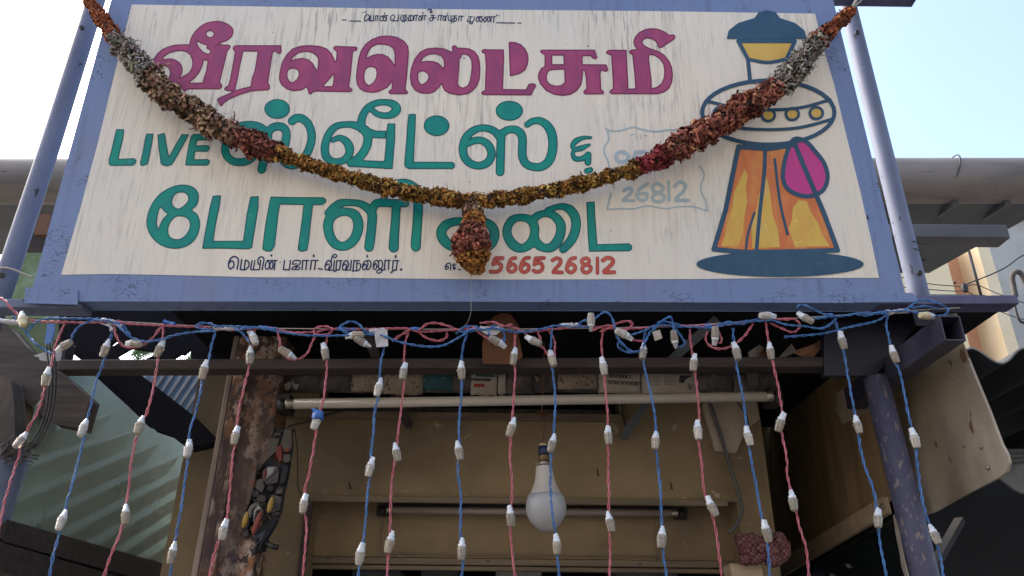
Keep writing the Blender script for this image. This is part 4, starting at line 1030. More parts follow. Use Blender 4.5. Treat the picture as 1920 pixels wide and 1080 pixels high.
b = MB(); b.tube([P(36, 738, 1.85), P(44, 828, 1.85)], .032, 14); tag(b.build('stub_pipe', M['beige']), 'short beige pipe stub between the timber stump and the rafter', 'pipe')
rr = random.Random(4)
b = MB()
for k in range(34):
    x, y = rr.uniform(-10, 50), rr.uniform(832, 872)
    an = rr.uniform(-.9, .4); l = rr.uniform(12, 30)
    b.tube(cr([tuple(P(x, y, 1.74)), tuple(P(x+l*.5*math.cos(an), y+l*.5*math.sin(an)+rr.uniform(-3,3), 1.725)), tuple(P(x+l*math.cos(an), y+l*math.sin(an), 1.74))], 3), rr.uniform(.001, .0026), 5)
tag(b.build('twig_bundle', M['wood_grey']), 'tangle of dry twigs and cords stuck on the violet pole at the left', 'twigs')
b = MB()
for xs in (0, 7, 14):
    b.tube(cr([tuple(P(x+xs*.9, y, 1.74)) for x, y in ((86,640),(92,700),(88,760),(76,800),(60,830),(48,842))], 5), .0022, 6)
tag(b.build('hanging_wires', M['wire_black']), 'bundle of dark wires drooping from the rafter towards the twigs', 'wires')

XG = P(15, 978, 1.80).x
def G_(x, y, d=0): return PX(x, y, XG+d)
fr = empty('glass_screen', G_(180, 1040), 'dusty green glass screen in a dark timber frame at the lower left', 'glass screen')
MB().plate([G_(*p) for p in ((70,760),(122,700),(192,700),(345,822),(337,1069),(14,978),(30,915))], (-.004,0,0)).build('pane', M['glass'], fr)
MB().plate([G_(*p, .02) for p in ((14,978),(340,1068),(338,1104),(8,1012))], (-.05,0,0)).build('bottom_rail', M['wood_dark'], fr, bevel=.004)
q = empty('timber_rail', G_(100, 1060), 'lower dark timber rail under the green glass screen', 'rail')
MB().plate([G_(*p, .02) for p in ((-20,1014),(215,1082),(300,1112),(296,1150),(-30,1060))], (-.05,0,0)).build('rail', M['wood_dark'], q, bevel=.004)
MB().plate([G_(*p, .01) for p in ((98,1040),(108,1043),(105,1066),(96,1063))], (-.03,0,0)).build('spacer', M['wood_dark'], q)
# corrugated cement sheet behind the glass: ridges run up towards the street wall
def corr(origin, u, v, nu, nv, pitch, amp, nrm, name, mt, sub=6):
    vv = []; ff = []; nn = nu*sub
    for i in range(nn+1):
        s = i/sub
        for j in (0, 1):
            vv.append(Vector(origin) + Vector(u)*(s*pitch) + Vector(v)*(j*nv) + Vector(nrm)*(amp*math.sin(2*math.pi*s)))
    for i in range(nn): ff.append([i*2, i*2+1, i*2+3, i*2+2])
    o = MB().add(vv, ff, True).build(name, mt)
    so = o.modifiers.new('thick', 'SOLIDIFY'); so.thickness = .005
    return o
# pale added louvre boards behind the glass, imitating its striped reflections
ra, rb_ = G_(55, 990, -.06), G_(300, 872, -.06)
dirr = (rb_-ra).normalized()
stp = Vector((0, dirr.z, -dirr.y)) if dirr.y > 0 else Vector((0, -dirr.z, dirr.y))
lv = empty('reflection_slats', ra, 'sloping pale louvres seen through the green glass', 'slats')
zb, zt_ = G_(14, 978).z - 1.2, G_(122, 700).z - .5
for k in range(-60, 40):
    o_ = ra + stp*(k*.075)
    ends = []
    for yy in (G_(14, 978).y + .03, 5.0):
        ends.append(o_ + dirr*((yy-o_.y)/dirr.y))
    p0, p1 = ends
    if p0.z < zb or p0.z > zt_ + .5: continue
    if p1.z > zt_ + .5: p1 = o_ + dirr*((zt_+.5-o_.z)/dirr.z)
    b = MB(); b.plate([p0, p1, p1+stp*.073+Vector((-.05,0,0)), p0+stp*.073+Vector((-.05,0,0))], (-.006,0,0)); b.build('louvre', M['louvre'], lv)

bx = G_(14, 978).x - .30
tag(MB().plate([PX(x, y, bx) for x, y in ((-60,1300),(-60,690),(122,694),(352,694),(352,1300))], (-.1,0,0)).build('slat_backing', M['louvre']), 'added backing sheet closing sky gaps behind the louvres of the green glass', 'wall')  # backing added to stop sky strips showing between the slats
# pale ribbed roof sheet and palm seen through the gaps
ua = P(262, 704, 2.9); 
bs = empty('roof_sheet', ua, 'pale blue ribbed roof sheet beyond the black rafter', 'roof sheet')
q = [P(x, y, Y) for x, y, Y in ((225,690,2.9),(372,690,2.9),(360,800,2.75),(330,810,2.75))]
MB().plate([P(215,690,2.9), P(420,690,2.9), P(410,800,2.8), P(338,790,2.8)], (0,.01,0)).build('sheet', M['blue_sheet'], bs)
for k in range(9):
    x0 = 262 + k*17
    a, c = P(x0+34, 696, 2.885), P(x0-16, 770, 2.79)
    MB().beam(a, c, .012, .012, (0,1,0)).build('rib', M['asbestos'], bs)
pm = empty('palm_tree', P(280, 690, 7), 'palm fronds glimpsed through the gaps in the broken boarding', 'palm')
for (x, y, sx, sy) in ((330, 700, 26, -30), (345, 692, -30, -18), (250, 690, 20, -42), (270, 640, -18, 24), (300, 650, -30, 12)):
    b = MB(); base = P(x, y, 7); tip = P(x+sx, y+sy, 7)
    d = tip-base
    for k in range(9):
        s = k/8; c = base + d*s
        for sg in (-1, 1):
            side = Vector((d.z, 0, -d.x)).normalized()*sg
            e = c + side*.11*(1-s*.5) + d.normalized()*.08
            wv = d.normalized()*.012
            b.plate([c-wv, e, c+wv], (0, .004, 0))
    b.beam(base, tip, .012, .012, (0,1,0))
    b.build('frond', M['palm'], pm)
MB().tube([P(300, 705, 7), Vector((P(300, 705, 7).x, 7, 0))], .12, 12).build('trunk', M['wood_grey'], pm)

# ------------------------------------------------------------------ far right: neighbour's roof, white house, wires
YR = 2.3
vv = []; ff = []
nw = 260
for i in range(nw+1):
    x = 1770 + i*5.0
    a = P(x, 665, YR); ph = (x-1795)/98.0*2*math.pi
    wv = .026*math.cos(ph - 1.9)
    vv.append(a + Vector((0,0,wv))); bpt = Vector((a.x, 3.5, P(1850, 846, 3.5).z)); vv.append(bpt + Vector((0,0,wv)))
for i in range(nw): ff.append([i*2, i*2+1, i*2+3, i*2+2])
o = MB().add(vv, ff, True).build('corrugated_roof', M['roof_dark'])
so = o.modifiers.new('thick', 'SOLIDIFY'); so.thickness = .007; so.offset = 1
o.data.materials.append(M['asbestos']); so.material_offset_rim = 1; so.material_offset = 1
tag(o, "corrugated roof sheet coloured shade-dark underneath, with a wavy pale front edge at the right", 'roof sheet')
b = MB(); b.box((P(1700, 850, 3.6).x, 3.6, 0), (P(2300, 850, 3.6).x, 3.65, P(1850, 838, 3.6).z)); tag(b.build('shade_dark_wall', M['roof_dark']), 'shed wall coloured dark for the shade below the corrugated roof', 'wall')  # dark sheet stands in the shaded space under the roof
b = MB()
for k in range(4): 
    a = P(1868, 846+k*9, 3.0); c = P(2000, 846+k*9, 3.0); b.tube([a, c], .010, 10)
tag(b.build('ribbed_sheet_edge', M['pale_tile']), 'stack of pale ribbed sheet edges behind the beige side panel', 'sheet')
b = MB(); b.plate([P(x, y, 2.9) for x, y in ((1860,880),(1880,874),(2000,872),(2000,925),(1918,923),(1904,917),(1870,890))], (0,.012,0)); tag(b.build('ridge_tile', M['pale_tile'], None, bevel=.004), 'pale rounded ridge tile below the ribbed sheet edges', 'tile')
b = MB(); b.beam(P(1751, 1062, 2.6), P(1800, 975, 2.75), .03, .02); tag(b.build('steel_brace', M['soffit_dim']), 'grey slanting brace in the dark behind the worn violet pole', 'brace')

YH = 9.0
hs = empty('white_house', P(1900, 540, YH), 'stained white rendered house beyond the roofs at the right', 'house')
hl = P(1846, 470, YH).x; hr = P(2300, 470, YH).x
zt = P(1890, 411, YH).z
MB().box((hl, YH, 0), (hr, YH+4, zt)).build('wall', M['white_wall'], hs)
MB().box((hl-.05, YH-.12, zt), (hr+.05, YH+5, zt+.10)).build('parapet', M['asbestos'], hs)
MB().tube([P(1852, 590, YH-.07), P(1876, 660, YH-.07)], .045, 10).build('drain_pipe', M['white_wall'], hs)
YO = 8.5
ps = empty('sun_tinted_house', P(1790, 520, YO), 'house with sunlight put into its peach and cream walls, glimpsed under the eave beam', 'house')
ox = lambda x: P(x, 520, YO).x
MB().box((ox(1690), YO, 0), (ox(1784), YO+.45, P(1760, 430, YO).z)).build('cream_wall', M['cream'], ps)
MB().box((ox(1784), YO+.25, 0), (ox(1830), YO+.45, P(1800, 420, YO).z)).build('peach_wall', M['peach'], ps)
MB().box((ox(1828), YO-.2, 0), (ox(1850), YO+.24, P(1830, 440, YO).z)).build('corner_pier', M['cream'], ps)
MB().box((ox(1690), YO-.1, P(1760, 563, YO).z), (ox(1830), YO-.02, P(1760, 558, YO).z)).build('ledge', M['asbestos'], ps)
MB().tube([P(1816, 468, YO-.3), P(1840, 556, YO-.3)], .016, 8).build('down_pipe', M['plastic_black'], ps)
def cable(pts, Y, r, label):
    tag(MB().tube(cr([tuple(P(x, y, Y)) for x, y in pts], 6), r, 6).build('overhead_wire', M['wire_black']), label, 'wire')
cable(((1990,450),(1920,478),(1888,500),(1860,514),(1835,524),(1812,534),(1806,545)), 6, .006, 'twisted black wire coming in from the right edge past the white house')
cable(((1690,520),(1742,532),(1785,536),(1808,538),(1830,534),(1870,550),(1920,568),(1990,592)), 6, .004, 'thin black wire sagging across the peach house to the right edge')
cable(((1690,538),(1746,543),(1790,546),(1806,545),(1822,551),(1860,575),(1890,590),(1930,602)), 6.02, .004, 'thin black wire just below the knot of wires')
b = MB(); b.blob(P(1809, 540, 5.98), .03, .02, .045, jit=.5); b.blob(P(1790, 530, 5.98), .014, .012, .014); tag(b.build('wire_joint', M['wire_black']), 'black taped knot where the overhead wires meet', 'wire joint')
b = MB(); b.tube(cr([tuple(P(x, y, 3.2)) for x, y in ((1904,556),(1900,535),(1898,520),(1903,511),(1912,511),(1920,524),(1930,550),(1940,600))], 6), .012, 10)
tag(b.build('service_pipe', M['wood_grey']), 'bent grey service pipe hooked over at the right edge', 'pipe')
b = MB(); b.tube(cr([tuple(P(x, y, 3.2)) for x, y in ((1903,553),(1903,575),(1910,598),(1921,606),(1950,612))], 6), .006, 8); tag(b.build('service_cable', M['wire_black']), 'thick black cable dropping out of the hooked service pipe', 'cable')

# wood block and checked cloth
b = MB(); a = P(1369, 1056, 1.95); c = P(1429, 1056, 1.95); b.box((a.x, 1.95, a.z-.12), (c.x, 2.02, a.z)); tag(b.build('wood_block', M['ply_edge'], None, bevel=.003), 'sawn wood block at the bottom beside the checked cloth', 'block')
b = MB()
for (x, y, rx, ry) in ((1396,1020,14,20),(1410,1014,16,14),(1402,1036,18,14),(1428,1026,18,16),(1446,1034,16,18),(1462,1016,13,18),(1470,1034,11,20),(1452,1050,18,12),(1418,1048,20,10),(1398,1050,12,10),(1440,1008,12,8)):
    Mx = Matrix.Rotation(rr.uniform(-.6,.6), 3, 'Y')
    b.blob(P(x, y, 1.93), rx*.00135, .022, ry*.00135, Mx, .22, 3)
tag(b.build('checked_cloth', M['check']), 'crumpled red and white checked cloth wedged behind the batten', 'cloth')

# ------------------------------------------------------------------ plaster guardian mask on the pillar side
YM = 1.86
mk = empty('guardian_mask', P(490, 1035, YM), 'dusty grey plaster guardian mask with yellow eyes and red tongue on the pillar', 'mask')
out = [(548,803),(551,832),(547,862),(542,895),(534,930),(530,958),(520,985),(503,1012),(487,1038),(479,1035),(486,1008),(466,1010),(453,1002),(452,965),(464,935),(466,905),(478,872),(496,842),(508,818),(528,802)]
vs, fs, ed = march(*shape_field([('+', out)], 1.1))
GREY, GR2, DARK, RED, WHT, YEL, BRN = (.082,.069,.06), (.045,.039,.037), (.010,.012,.016), (.16,.03,.02), (.30,.29,.275), (.30,.18,.03), (.10,.063,.043)
def mz(pts): return [(430+x/4.156, 800+y/4.156) for x, y in pts]
def me(cx, cy, rx, ry): return mz([(cx+rx*math.cos(t), cy+ry*math.sin(t)) for t in np.linspace(0, 6.2832, 16, endpoint=False)])
FEAT = [ # painted planes of the relief: outline, height, colour
 (mz([(430,20),(490,10),(497,150),(470,205),(420,200),(395,140)]), .012, GREY), (mz([(345,40),(410,35),(405,75),(345,85)]), .008, GR2),
 (mz([(300,80),(400,90),(370,200),(265,300),(220,345),(255,250),(290,180)]), .009, GREY), (mz([(250,200),(300,130),(318,160),(300,240),(255,275),(240,250)]), .004, BRN),
 (mz([(372,150),(410,140),(420,210),(415,275),(385,285),(355,205)]), .014, RED), (mz([(430,170),(470,160),(470,205),(425,208)]), .013, RED),
 (mz([(415,212),(480,206),(486,270),(450,292),(412,275)]), .016, GREY), (mz([(410,295),(475,292),(440,440),(380,472)]), .010, DARK),
 (mz([(262,345),(300,305),(385,310),(395,345),(382,440),(300,465),(255,430)]), .010, GREY), (mz([(296,318),(362,308),(338,372),(284,408)]), .013, WHT), (mz([(268,345),(298,322),(286,402),(260,408)]), .015, RED),
 (mz([(262,430),(300,395),(385,330),(388,342),(310,412),(270,446)]), .005, DARK), (mz([(280,455),(320,420),(372,400),(376,412),(330,432),(286,470)]), .006, GR2),
 (mz([(150,500),(188,380),(212,360),(208,440),(172,570),(150,590)]), .008, BRN), (mz([(172,420),(196,400),(190,450),(172,470)]), .010, RED),
 (mz([(195,470),(215,415),(260,400),(285,470),(255,530),(215,500)]), .012, GREY),
 (me(207,522,38,36), .017, DARK), (me(322,482,36,34), .019, DARK), (me(252,562,44,38), .024, GR2), (me(214,520,14,14), .020, GR2), (me(316,480,13,13), .022, GR2),
 (mz([(355,495),(422,470),(420,530),(350,536)]), .016, GREY), (mz([(318,540),(345,520),(416,545),(404,650),(330,682),(310,640)]), .015, GREY), (mz([(345,600),(408,590),(402,640),(350,650)]), .015, GR2),
 (mz([(330,668),(398,655),(398,685),(340,700)]), .013, GREY),
 (mz([(272,600),(288,598),(300,680),(335,722),(320,735),(288,700)]), .012, GREY), (mz([(252,612),(266,606),(282,700),(316,742),(300,756),(268,712)]), .010, GR2),
 (mz([(183,745),(188,655),(228,600),(262,640),(268,692),(246,652),(216,662),(196,745)]), .016, WHT),
 (mz([(165,780),(186,765),(182,815),(165,812)]), .010, YEL), (mz([(240,742),(262,735),(246,782),(236,775)]), .010, YEL),
 (mz([(100,820),(150,790),(158,850),(120,880),(96,850)]), .009, GR2), (mz([(140,880),(205,850),(300,785),(268,880),(215,930),(170,925)]), .006, (.04,.05,.06)),
 (me(128,726,34,80), .010, GR2)]
xa, ya = np.array([v[0] for v in vs]), np.array([v[1] for v in vs]); ea = np.array(ed)
hh_ = .010*np.clip(ea/5, 0, 1); col_ = np.tile(np.array(DARK), (len(vs), 1))
for pts, ht, cc in FEAT:
    d = -poly_sd(xa, ya, pts)
    t = np.clip(d/2.6, 0, 1); t = t*t*(3-2*t)
    hh_ = np.where(d > -.5, np.maximum(hh_, .010 + ht*.8*t), hh_)
    k = np.clip(d/.8, 0, 1)[:, None]
    col_ = col_*(1-k) + np.array(cc)*k
cv = [(*c, 1) for c in col_]
b = MB().add([P(x, y, YM-h) for (x, y), h in zip(vs, hh_)], fs, False)
fo = b.build('face', M['mask_paint'], mk, attr={'petal': ('FLOAT_COLOR', cv)})
so = fo.modifiers.new('thick', 'SOLIDIFY'); so.thickness = .02; so.offset = 1
# eyes and tongue stand clear of the relief
for (x, y, a) in ((507,947,8),(460,975,8)):
    Mx = Matrix.Rotation(math.radians(a), 3, 'Y')
    MB().blob(P(x, y, YM-.031), .0066, .006, .0195, Mx, 0, 2).build('eye', M['mask_yellow'], mk)
Mx = Matrix.Rotation(math.radians(13), 3, 'Y')
MB().blob(P(482,980,YM-.031),   .0065, .007, .029, Mx, .06, 2).build('tongue', M['mask_red'], mk)
b = MB(); b.tube([P(497,1018,YM), P(510,1024,YM-.02), P(521,1027,YM-.02)], .006, 8); b.build('peg', M['plastic_black'], mk)
b = MB(); b.plate([P(x, y, YM-.004) for x, y in ((456,1012),(474,1014),(470,1090),(444,1090))], (0,.012,0)); tag(b.build('plaster_patch', M['paper']), 'pale scraped patch on the pillar just below the plaster mask', 'patch')
# ------------------------------------------------------------------ the sign board
TILT = math.radians(3.6)
SO = P(960, 565, 1.55)
SN = Vector((0, -math.cos(TILT), -math.sin(TILT)))
def B(px, py, d=0.0): return PP(px, py, SO, SN) + SN*d
sign = empty('sign_board', B(900, 565), 'large painted shop sign board with cream panel, blue border and Tamil lettering', 'sign board')
TH = .06
b = MB(); b.plate([B(226,-60), B(56,563.5), B(880,564), B(1700,566.5), B(1546,-60)], -SN*TH)
bd = b.build('board', M['blue'], sign, bevel=.002)
edge_l = [(254,-60) if False else (247.5,9), (216,135), (183,268), (150,395), (115,515)]
pan = [B(247.5,9,.001), B(480,12.5,.001), B(578,14,.001), B(760,17,.001), B(960,19,.001), B(1200,21,.001), B(1375,23.5,.001), B(1528,26,.001), B(1545,95,.001), B(1564,160,.001), B(1590,268,.001), B(1613,360,.001), B(1632,445,.001), B(1648,521.5,.001),
       B(1500,521,.001), B(1300,523.5,.001), B(1100,524,.001), B(960,524.5,.001), B(760,522.5,.001), B(600,520.5,.001), B(480,520,.001), B(300,515.5,.001), B(200,514,.001), B(115,515.5,.001), B(150,395,.001), B(184,268,.001), B(216,135,.001)]
MB().plate(pan, -SN*.0008).build('cream_panel', M['panel'], sign)
def letters(name, ops, mt, d=.0016, h=1.15, scale=2.2):
    vs, fs, ed = march(*shape_field(ops, h))
    e = np.clip(np.array(ed), 0, 10)
    return MB().add([B(x, y, d) for x, y in vs], fs).build(name, M[mt], sign, attr={'edge': ('FLOAT', e)})
letters('maroon_lettering', T_MAROON, 'maroon')
letters('teal_lettering', T_LIVE, 'teal')
letters('teal_lettering', T_GREEN2, 'teal')
letters('teal_lettering', T_GREEN3, 'teal')
letters('navy_lettering', T_TOP, 'navy', h=.6)
NB_ = [o for o in T_BOTTOM if np.array(o[1])[:,0].min() < 800]
letters('navy_lettering', NB_, 'navy', h=.6)
letters('navy_lettering', [o for o in T_BOTTOM if np.array(o[1])[:,0].min() >= 800], 'navy', h=.6)
letters('red_numerals', T_RED, 'redp', h=.7)
letters('faded_numerals', T_FADED, 'faded', h=1.0)
# plain painted pot standing in for the drawn figure
def ell(cx, cy, rx, ry, n=40): return [(cx+rx*math.cos(a), cy+ry*math.sin(a)) for a in np.linspace(0, 2*math.pi, n, endpoint=False)]
def ring(pts, r): return ('s', [(x, y, r) for x, y in pts] + [(pts[0][0], pts[0][1], r)])
def line(pts, r): return ('s', [(x, y, r) for x, y in cr(pts, 6)])
body = [(1384,276),(1440,280),(1490,272),(1512,325),(1544,400),(1570,470),(1500,472),(1400,474),(1338,468),(1360,395),(1372,335)]
drop = [tuple(p) for p in cr([(1488,262),(1476,285),(1469,312),(1468,338),(1480,358),(1510,369),(1540,360),(1551,335),(1545,308),(1528,285),(1510,266)], 5, True)]
bowl = ell(1440, 212, 124, 60)
lid = [(1362,74),(1366,58),(1384,44),(1414,35),(1422,24),(1438,20),(1454,24),(1462,35),(1490,44),(1508,58),(1512,74)]
neck = [(1384,78),(1490,78),(1474,112),(1470,154),(1406,154),(1402,112)]
ops_o = [('+', lid), ring(neck, 3.6), ring(body, 4.5), ring(drop, 4), ring(bowl, 3.8),
         line([(1323,190),(1380,203),(1440,207),(1500,203),(1556,188)], 3), line([(1319,226),(1380,240),(1440,244),(1500,240),(1562,224)], 3), line([(1402,112),(1438,118),(1474,112)], 3),
         line([(1434,282),(1432,330),(1424,400),(1418,468)], 3.5), line([(1452,300),(1462,380),(1476,440)], 2.5), line([(1414,400),(1402,440),(1398,470)], 2.2),
         ('+', ell(1462, 496, 157, 24))] + [ring(ell(x, 217+4*abs(x-1440)/-90, 12, 11), 2.6) for x in (1350, 1395, 1440, 1485, 1530)]
letters('painted_pot_outline', ops_o, 'slate', .0024)
letters('painted_pot_body', [('+', body)], 'orange', .0016)
letters('painted_pot_highlight', [('+', [(1396,318),(1402,330),(1398,352),(1401,380),(1396,402),(1392,440),(1384,462),(1352,462),(1360,438),(1366,410),(1372,392),(1376,360),(1388,336)]), ('+', [(1408,420),(1418,392),(1422,366),(1431,350),(1436,330),(1442,352),(1446,380),(1449,404),(1458,430),(1462,464),(1410,466)]), ('+', [(1486,390),(1497,376),(1512,378),(1520,398),(1534,420),(1541,440),(1556,462),(1490,464),(1484,446),(1478,430),(1484,412)])], 'yellow', .0019)
letters('painted_drop', [('+', drop)], 'pink', .0020)
for x in (1350, 1395, 1440, 1485, 1530):
    letters('painted_sweet', [('+', ell(x, 217+4*abs(x-1440)/-90, 12, 11))], 'yellow', .0020)
letters('painted_band', [('+', [(1386,82),(1488,82),(1474,110),(1438,115),(1402,110)])], 'yellow', .0016)
# corner plates of the steel frame
b = MB(); b.plate([B(50,541,.004), B(147,545,.004), B(146,571.5,.004), B(48,568.5,.004)], -SN*.003); b.build('corner_plate', M['blue'], sign, bevel=.001)
b = MB(); b.plate([B(1601,553,.004), B(1708,551,.004), B(1716,558,.004), B(1719,566,.004), B(1604,567.5,.004)], -SN*.003); b.build('corner_plate', M['blue'], sign, bevel=.001)

# ------------------------------------------------------------------ dried flower garland
GP = [(163,-14,11),(175,10,12),(190,35,14),(212,66,17),(236,98,21),(262,128,26),(300,168,28),(332,204,29),(370,226,29),(410,254,28),(450,274,28),(490,294,27),(525,304,23),(556,315,16),(620,336,15),(700,360,16),(780,380,17),(850,391,18),(888,395,17),(950,389,16),(1030,375,16),(1100,358,16),(1168,340,16),(1206,326,19),(1240,312,26),(1290,284,30),(1340,254,30),(1390,223,30),(1430,198,29),(1455,180,28),(1482,150,28),(1505,120,24),(1527,94,20),(1552,70,18),(1580,44,13),(1586,38,9)]
PAL = {'rust': ((.12,.03,.018), (.30,.10,.045)), 'grey': ((.035,.03,.028), (.37,.33,.29)), 'brown': ((.075,.028,.024), (.37,.235,.155)),
       'plum': ((.06,.014,.02), (.24,.085,.06)), 'gold': ((.045,.024,.010), (.46,.235,.06)), 'red': ((.13,.018,.026), (.40,.165,.10)), 'ruby': ((.14,.014,.028), (.27,.055,.06)), 'amber': ((.16,.05,.015), (.44,.20,.06))}
def seg_of(x):
    for lim, k in ((228,'rust'), (298,'grey'), (462,'brown'), (528,'plum'), (1192,'gold'), (1238,'ruby'), (1446,'red'), (1522,'grey'), (2000,'rust')):
        if x < lim: return k
gc = cr(GP, 10)
cent = [B(x, y, .030 + r*.00085) for x, y, r in gc]
cent[:] = cent
pxm = 1.70/FPX                              # metres per photo pixel near the board
rad = [r*pxm*.95 for _, _, r in gc]
gar = empty('flower_garland', B(888, 400, .04), 'long dried flower garland draped in a curve across the sign board, with a tassel', 'garland')
cum = np.concatenate([[0], np.cumsum([(cent[i+1]-cent[i]).length for i in range(len(cent)-1)])])
class Petals:
    def __init__(s): s.v = []; s.f = []; s.c = []
    def petal(s, p, nrm, L_, W_, cb, ct, curl):
        nrm = Vector(nrm).normalized()
        t = nrm.orthogonal().normalized(); t.rotate(Matrix.Rotation(random.uniform(0, 6.28), 3, nrm))
        d = (nrm*random.uniform(.35, .95) + t*random.uniform(.2, 1.0)).normalized()
        sd = d.cross(nrm).normalized()
        if sd.length < .1: sd = t
        up = sd.cross(d)
        o = len(s.v)
        pts = [p - sd*W_*.3, p + sd*W_*.3, p + d*L_*.55 - sd*W_*.55 + up*curl*.35*L_, p + d*L_*.55 + sd*W_*.5 + up*curl*.35*L_, p + d*L_*.85 - sd*W_*.4 - up*curl*.5*L_, p + d*L_*.85 + sd*W_*.45 - up*curl*.5*L_]
        s.v += pts; s.f += [[o, o+1, o+3, o+2], [o+2, o+3, o+5, o+4]]
        md = [(a+b_)/2 for a, b_ in zip(cb, ct)]
        s.c += [(*cb, 1)]*2 + [(*md, 1)]*2 + [(*ct, 1)]*2
    def build(s, name, parent):
        return MB().add(s.v, s.f).build(name, M['petal'], parent, attr={'petal': ('FLOAT_COLOR', s.c)})
sections = {}
total = cum[-1]
def jitcol(c, k=.35):
    g = math.exp(random.gauss(0, k)); return tuple(min(.8, x*g*math.exp(random.gauss(0, .08))) for x in c)
arr_px = np.array([p[0] for p in gc])
def at_len(sp):
    i = max(0, min(len(cent)-2, int(np.searchsorted(cum, sp))-1))
    u = (sp-cum[i])/max(1e-6, cum[i+1]-cum[i])
    return cent[i].lerp(cent[i+1], u), rad[i]*(1-u)+rad[i+1]*u, (cent[i+1]-cent[i]).normalized(), arr_px[i]
def rosette(pt, c, nv, R_, k, n):
    cb, ct = PAL[k]
    g = math.exp(random.gauss(0, .28))
    cb = tuple(q*g for q in cb); ct = tuple(min(.7, q*g) for q in ct)
    if k in ('red', 'brown') and random.random() < .28: ct = tuple(q*.5 for q in ct)
    if k == 'gold' and random.random() < .3: ct = tuple(q*.42 for q in ct)
    e1 = nv.orthogonal().normalized(); e2 = nv.cross(e1)
    for _ in range(n):
        th = math.acos(random.uniform(-.15, 1)); ph = random.uniform(0, 6.283)
        dv = (nv*math.cos(th) + (e1*math.cos(ph)+e2*math.sin(ph))*math.sin(th)).normalized()
        L_ = R_*random.uniform(.55, .95)*({'gold': 1.15, 'grey': 1.25}.get(k, 1)); W_ = {'grey': .0040, 'gold': .0050, 'rust': .006}.get(k, .0068)*random.uniform(.7, 1.35)
        if random.random() < .025: L_ *= 2.1; W_ *= .45
        pt.petal(c + dv*R_*random.uniform(.30, .62), dv, L_, W_, jitcol(cb, .25), jitcol(ct, .35), random.uniform(-.3, 1.3))
sp = 0.0
while sp < total:
    c, r, ax_, x = at_len(sp)
    k = seg_of(x + random.gauss(0, 4))
    pt = sections.setdefault((k, 0 if x < 888 else 1), Petals())
    e1 = ax_.orthogonal().normalized(); e2 = ax_.cross(e1)
    R_ = min(.0165, r*.52)*random.uniform(.75, 1.3)
    nring = max(4, int(2*math.pi*r/(R_*1.5)))
    a0 = random.uniform(0, 6.283)
    for q in range(nring):
        a = a0 + 2*math.pi*q/nring + random.uniform(-.3, .3)
        nv = (e1*math.cos(a)+e2*math.sin(a)).normalized()
        rr_ = r*random.uniform(.82, 1.14)*(1+.10*math.sin(sp*95)+.08*math.sin(sp*41+2)) - R_*.95
        rosette(pt, c + nv*rr_ + ax_*random.uniform(-.006, .006), (nv + ax_*random.gauss(0, .3)).normalized(), R_, k, 22 if k != 'gold' else 17)
    sp += R_*1.15
names = {'rust': 'rust_blossoms', 'grey': 'grey_blossoms', 'brown': 'brown_blossoms', 'plum': 'plum_blossoms', 'gold': 'gold_blossoms', 'red': 'red_blossoms', 'ruby': 'ruby_blossoms'}
for (k, sd), pt in sections.items():
    pt.build(names[k], gar)
MB().tube(cent, [r*.66 for r in rad], 12).build('core', M['stem'], gar)
# tassel
TP = [(886,398,16),(888,412,20),(890,428,21),(890,442,22),(888,452,24),(886,464,32),(886,478,36),(888,492,34),(891,505,28),(894,516,18),(896,523,8)]
tc_ = cr(TP, 8); tcen = [B(x, y, .030+r*.00085) for x, y, r in tc_]; trad = [r*pxm for _, _, r in tc_]
MB().tube(tcen, [r*.62 for r in trad], 12).build('tassel_core', M['stem'], gar)
tas = {}
for i in range(0, len(tcen)-1, 5):
    y = tc_[i][1]; r = trad[i]
    k = 'brown' if y < 416 else 'amber' if y < 448 else 'plum' if y < 460 else ('red' if y < 498 else 'amber')
    ax_ = (tcen[i+1]-tcen[i]).normalized(); e1 = ax_.orthogonal().normalized(); e2 = ax_.cross(e1)
    sl_ = (trad[i+1]-trad[i])/max(1e-6, (tcen[i+1]-tcen[i]).length)
    R_ = .0085 if y < 450 else .0105
    nring = max(5, int(2*math.pi*r/(R_*1.35))); a0 = random.uniform(0, 6.283)
    for q in range(nring):
        a = a0+2*math.pi*q/nring; rv = e1*math.cos(a)+e2*math.sin(a); nv = (rv-ax_*sl_).normalized()
        kk = 'plum' if (k == 'red' and random.random() < .35) else k
        rosette(tas.setdefault('tassel_top' if y < 450 else 'tassel_ball', Petals()), tcen[i] + rv*max(.001, r*random.uniform(.9,1.08)-R_*.9), nv, R_, kk, 20)
for k, pt in tas.items(): pt.build(k, gar)
b = MB()
for pts in (((893,515),(897,524),(900,527)), ((890,516),(886,524),(883,528)), ((895,516),(903,520),(905,523))):
    b.tube(cr([tuple(B(x, y, .03)) for x, y in pts], 4), .0007, 5)
b.tube(cr([tuple(B(885,525,.03)), tuple(P(883,565,1.50)), tuple(P(883,585,1.50)), tuple(P(876,605,1.50)), tuple(P(869,612,1.50))], 5), .0004, 5)
b.build('loose_thread', M['string'], gar)
b = MB()
b.tube(cr([tuple(B(1584,40,.03)), tuple(B(1592,24,.028)), tuple(B(1602,6,.025)), tuple(B(1612,-14,.02))], 5), .0042, 8)
b.tube(cr([tuple(B(1590,30,.03)), tuple(B(1604,17,.026)), tuple(B(1612,4,.02)), tuple(B(1610,-12,.016))], 5), .002, 8)
b.build('tie_string', M['string'], gar)
MB().tube(cr([tuple(B(158,-20,.012)), tuple(B(166,2,.02)), tuple(B(172,10,.025))], 5), .004, 8).build('tie_string', M['string'], gar)

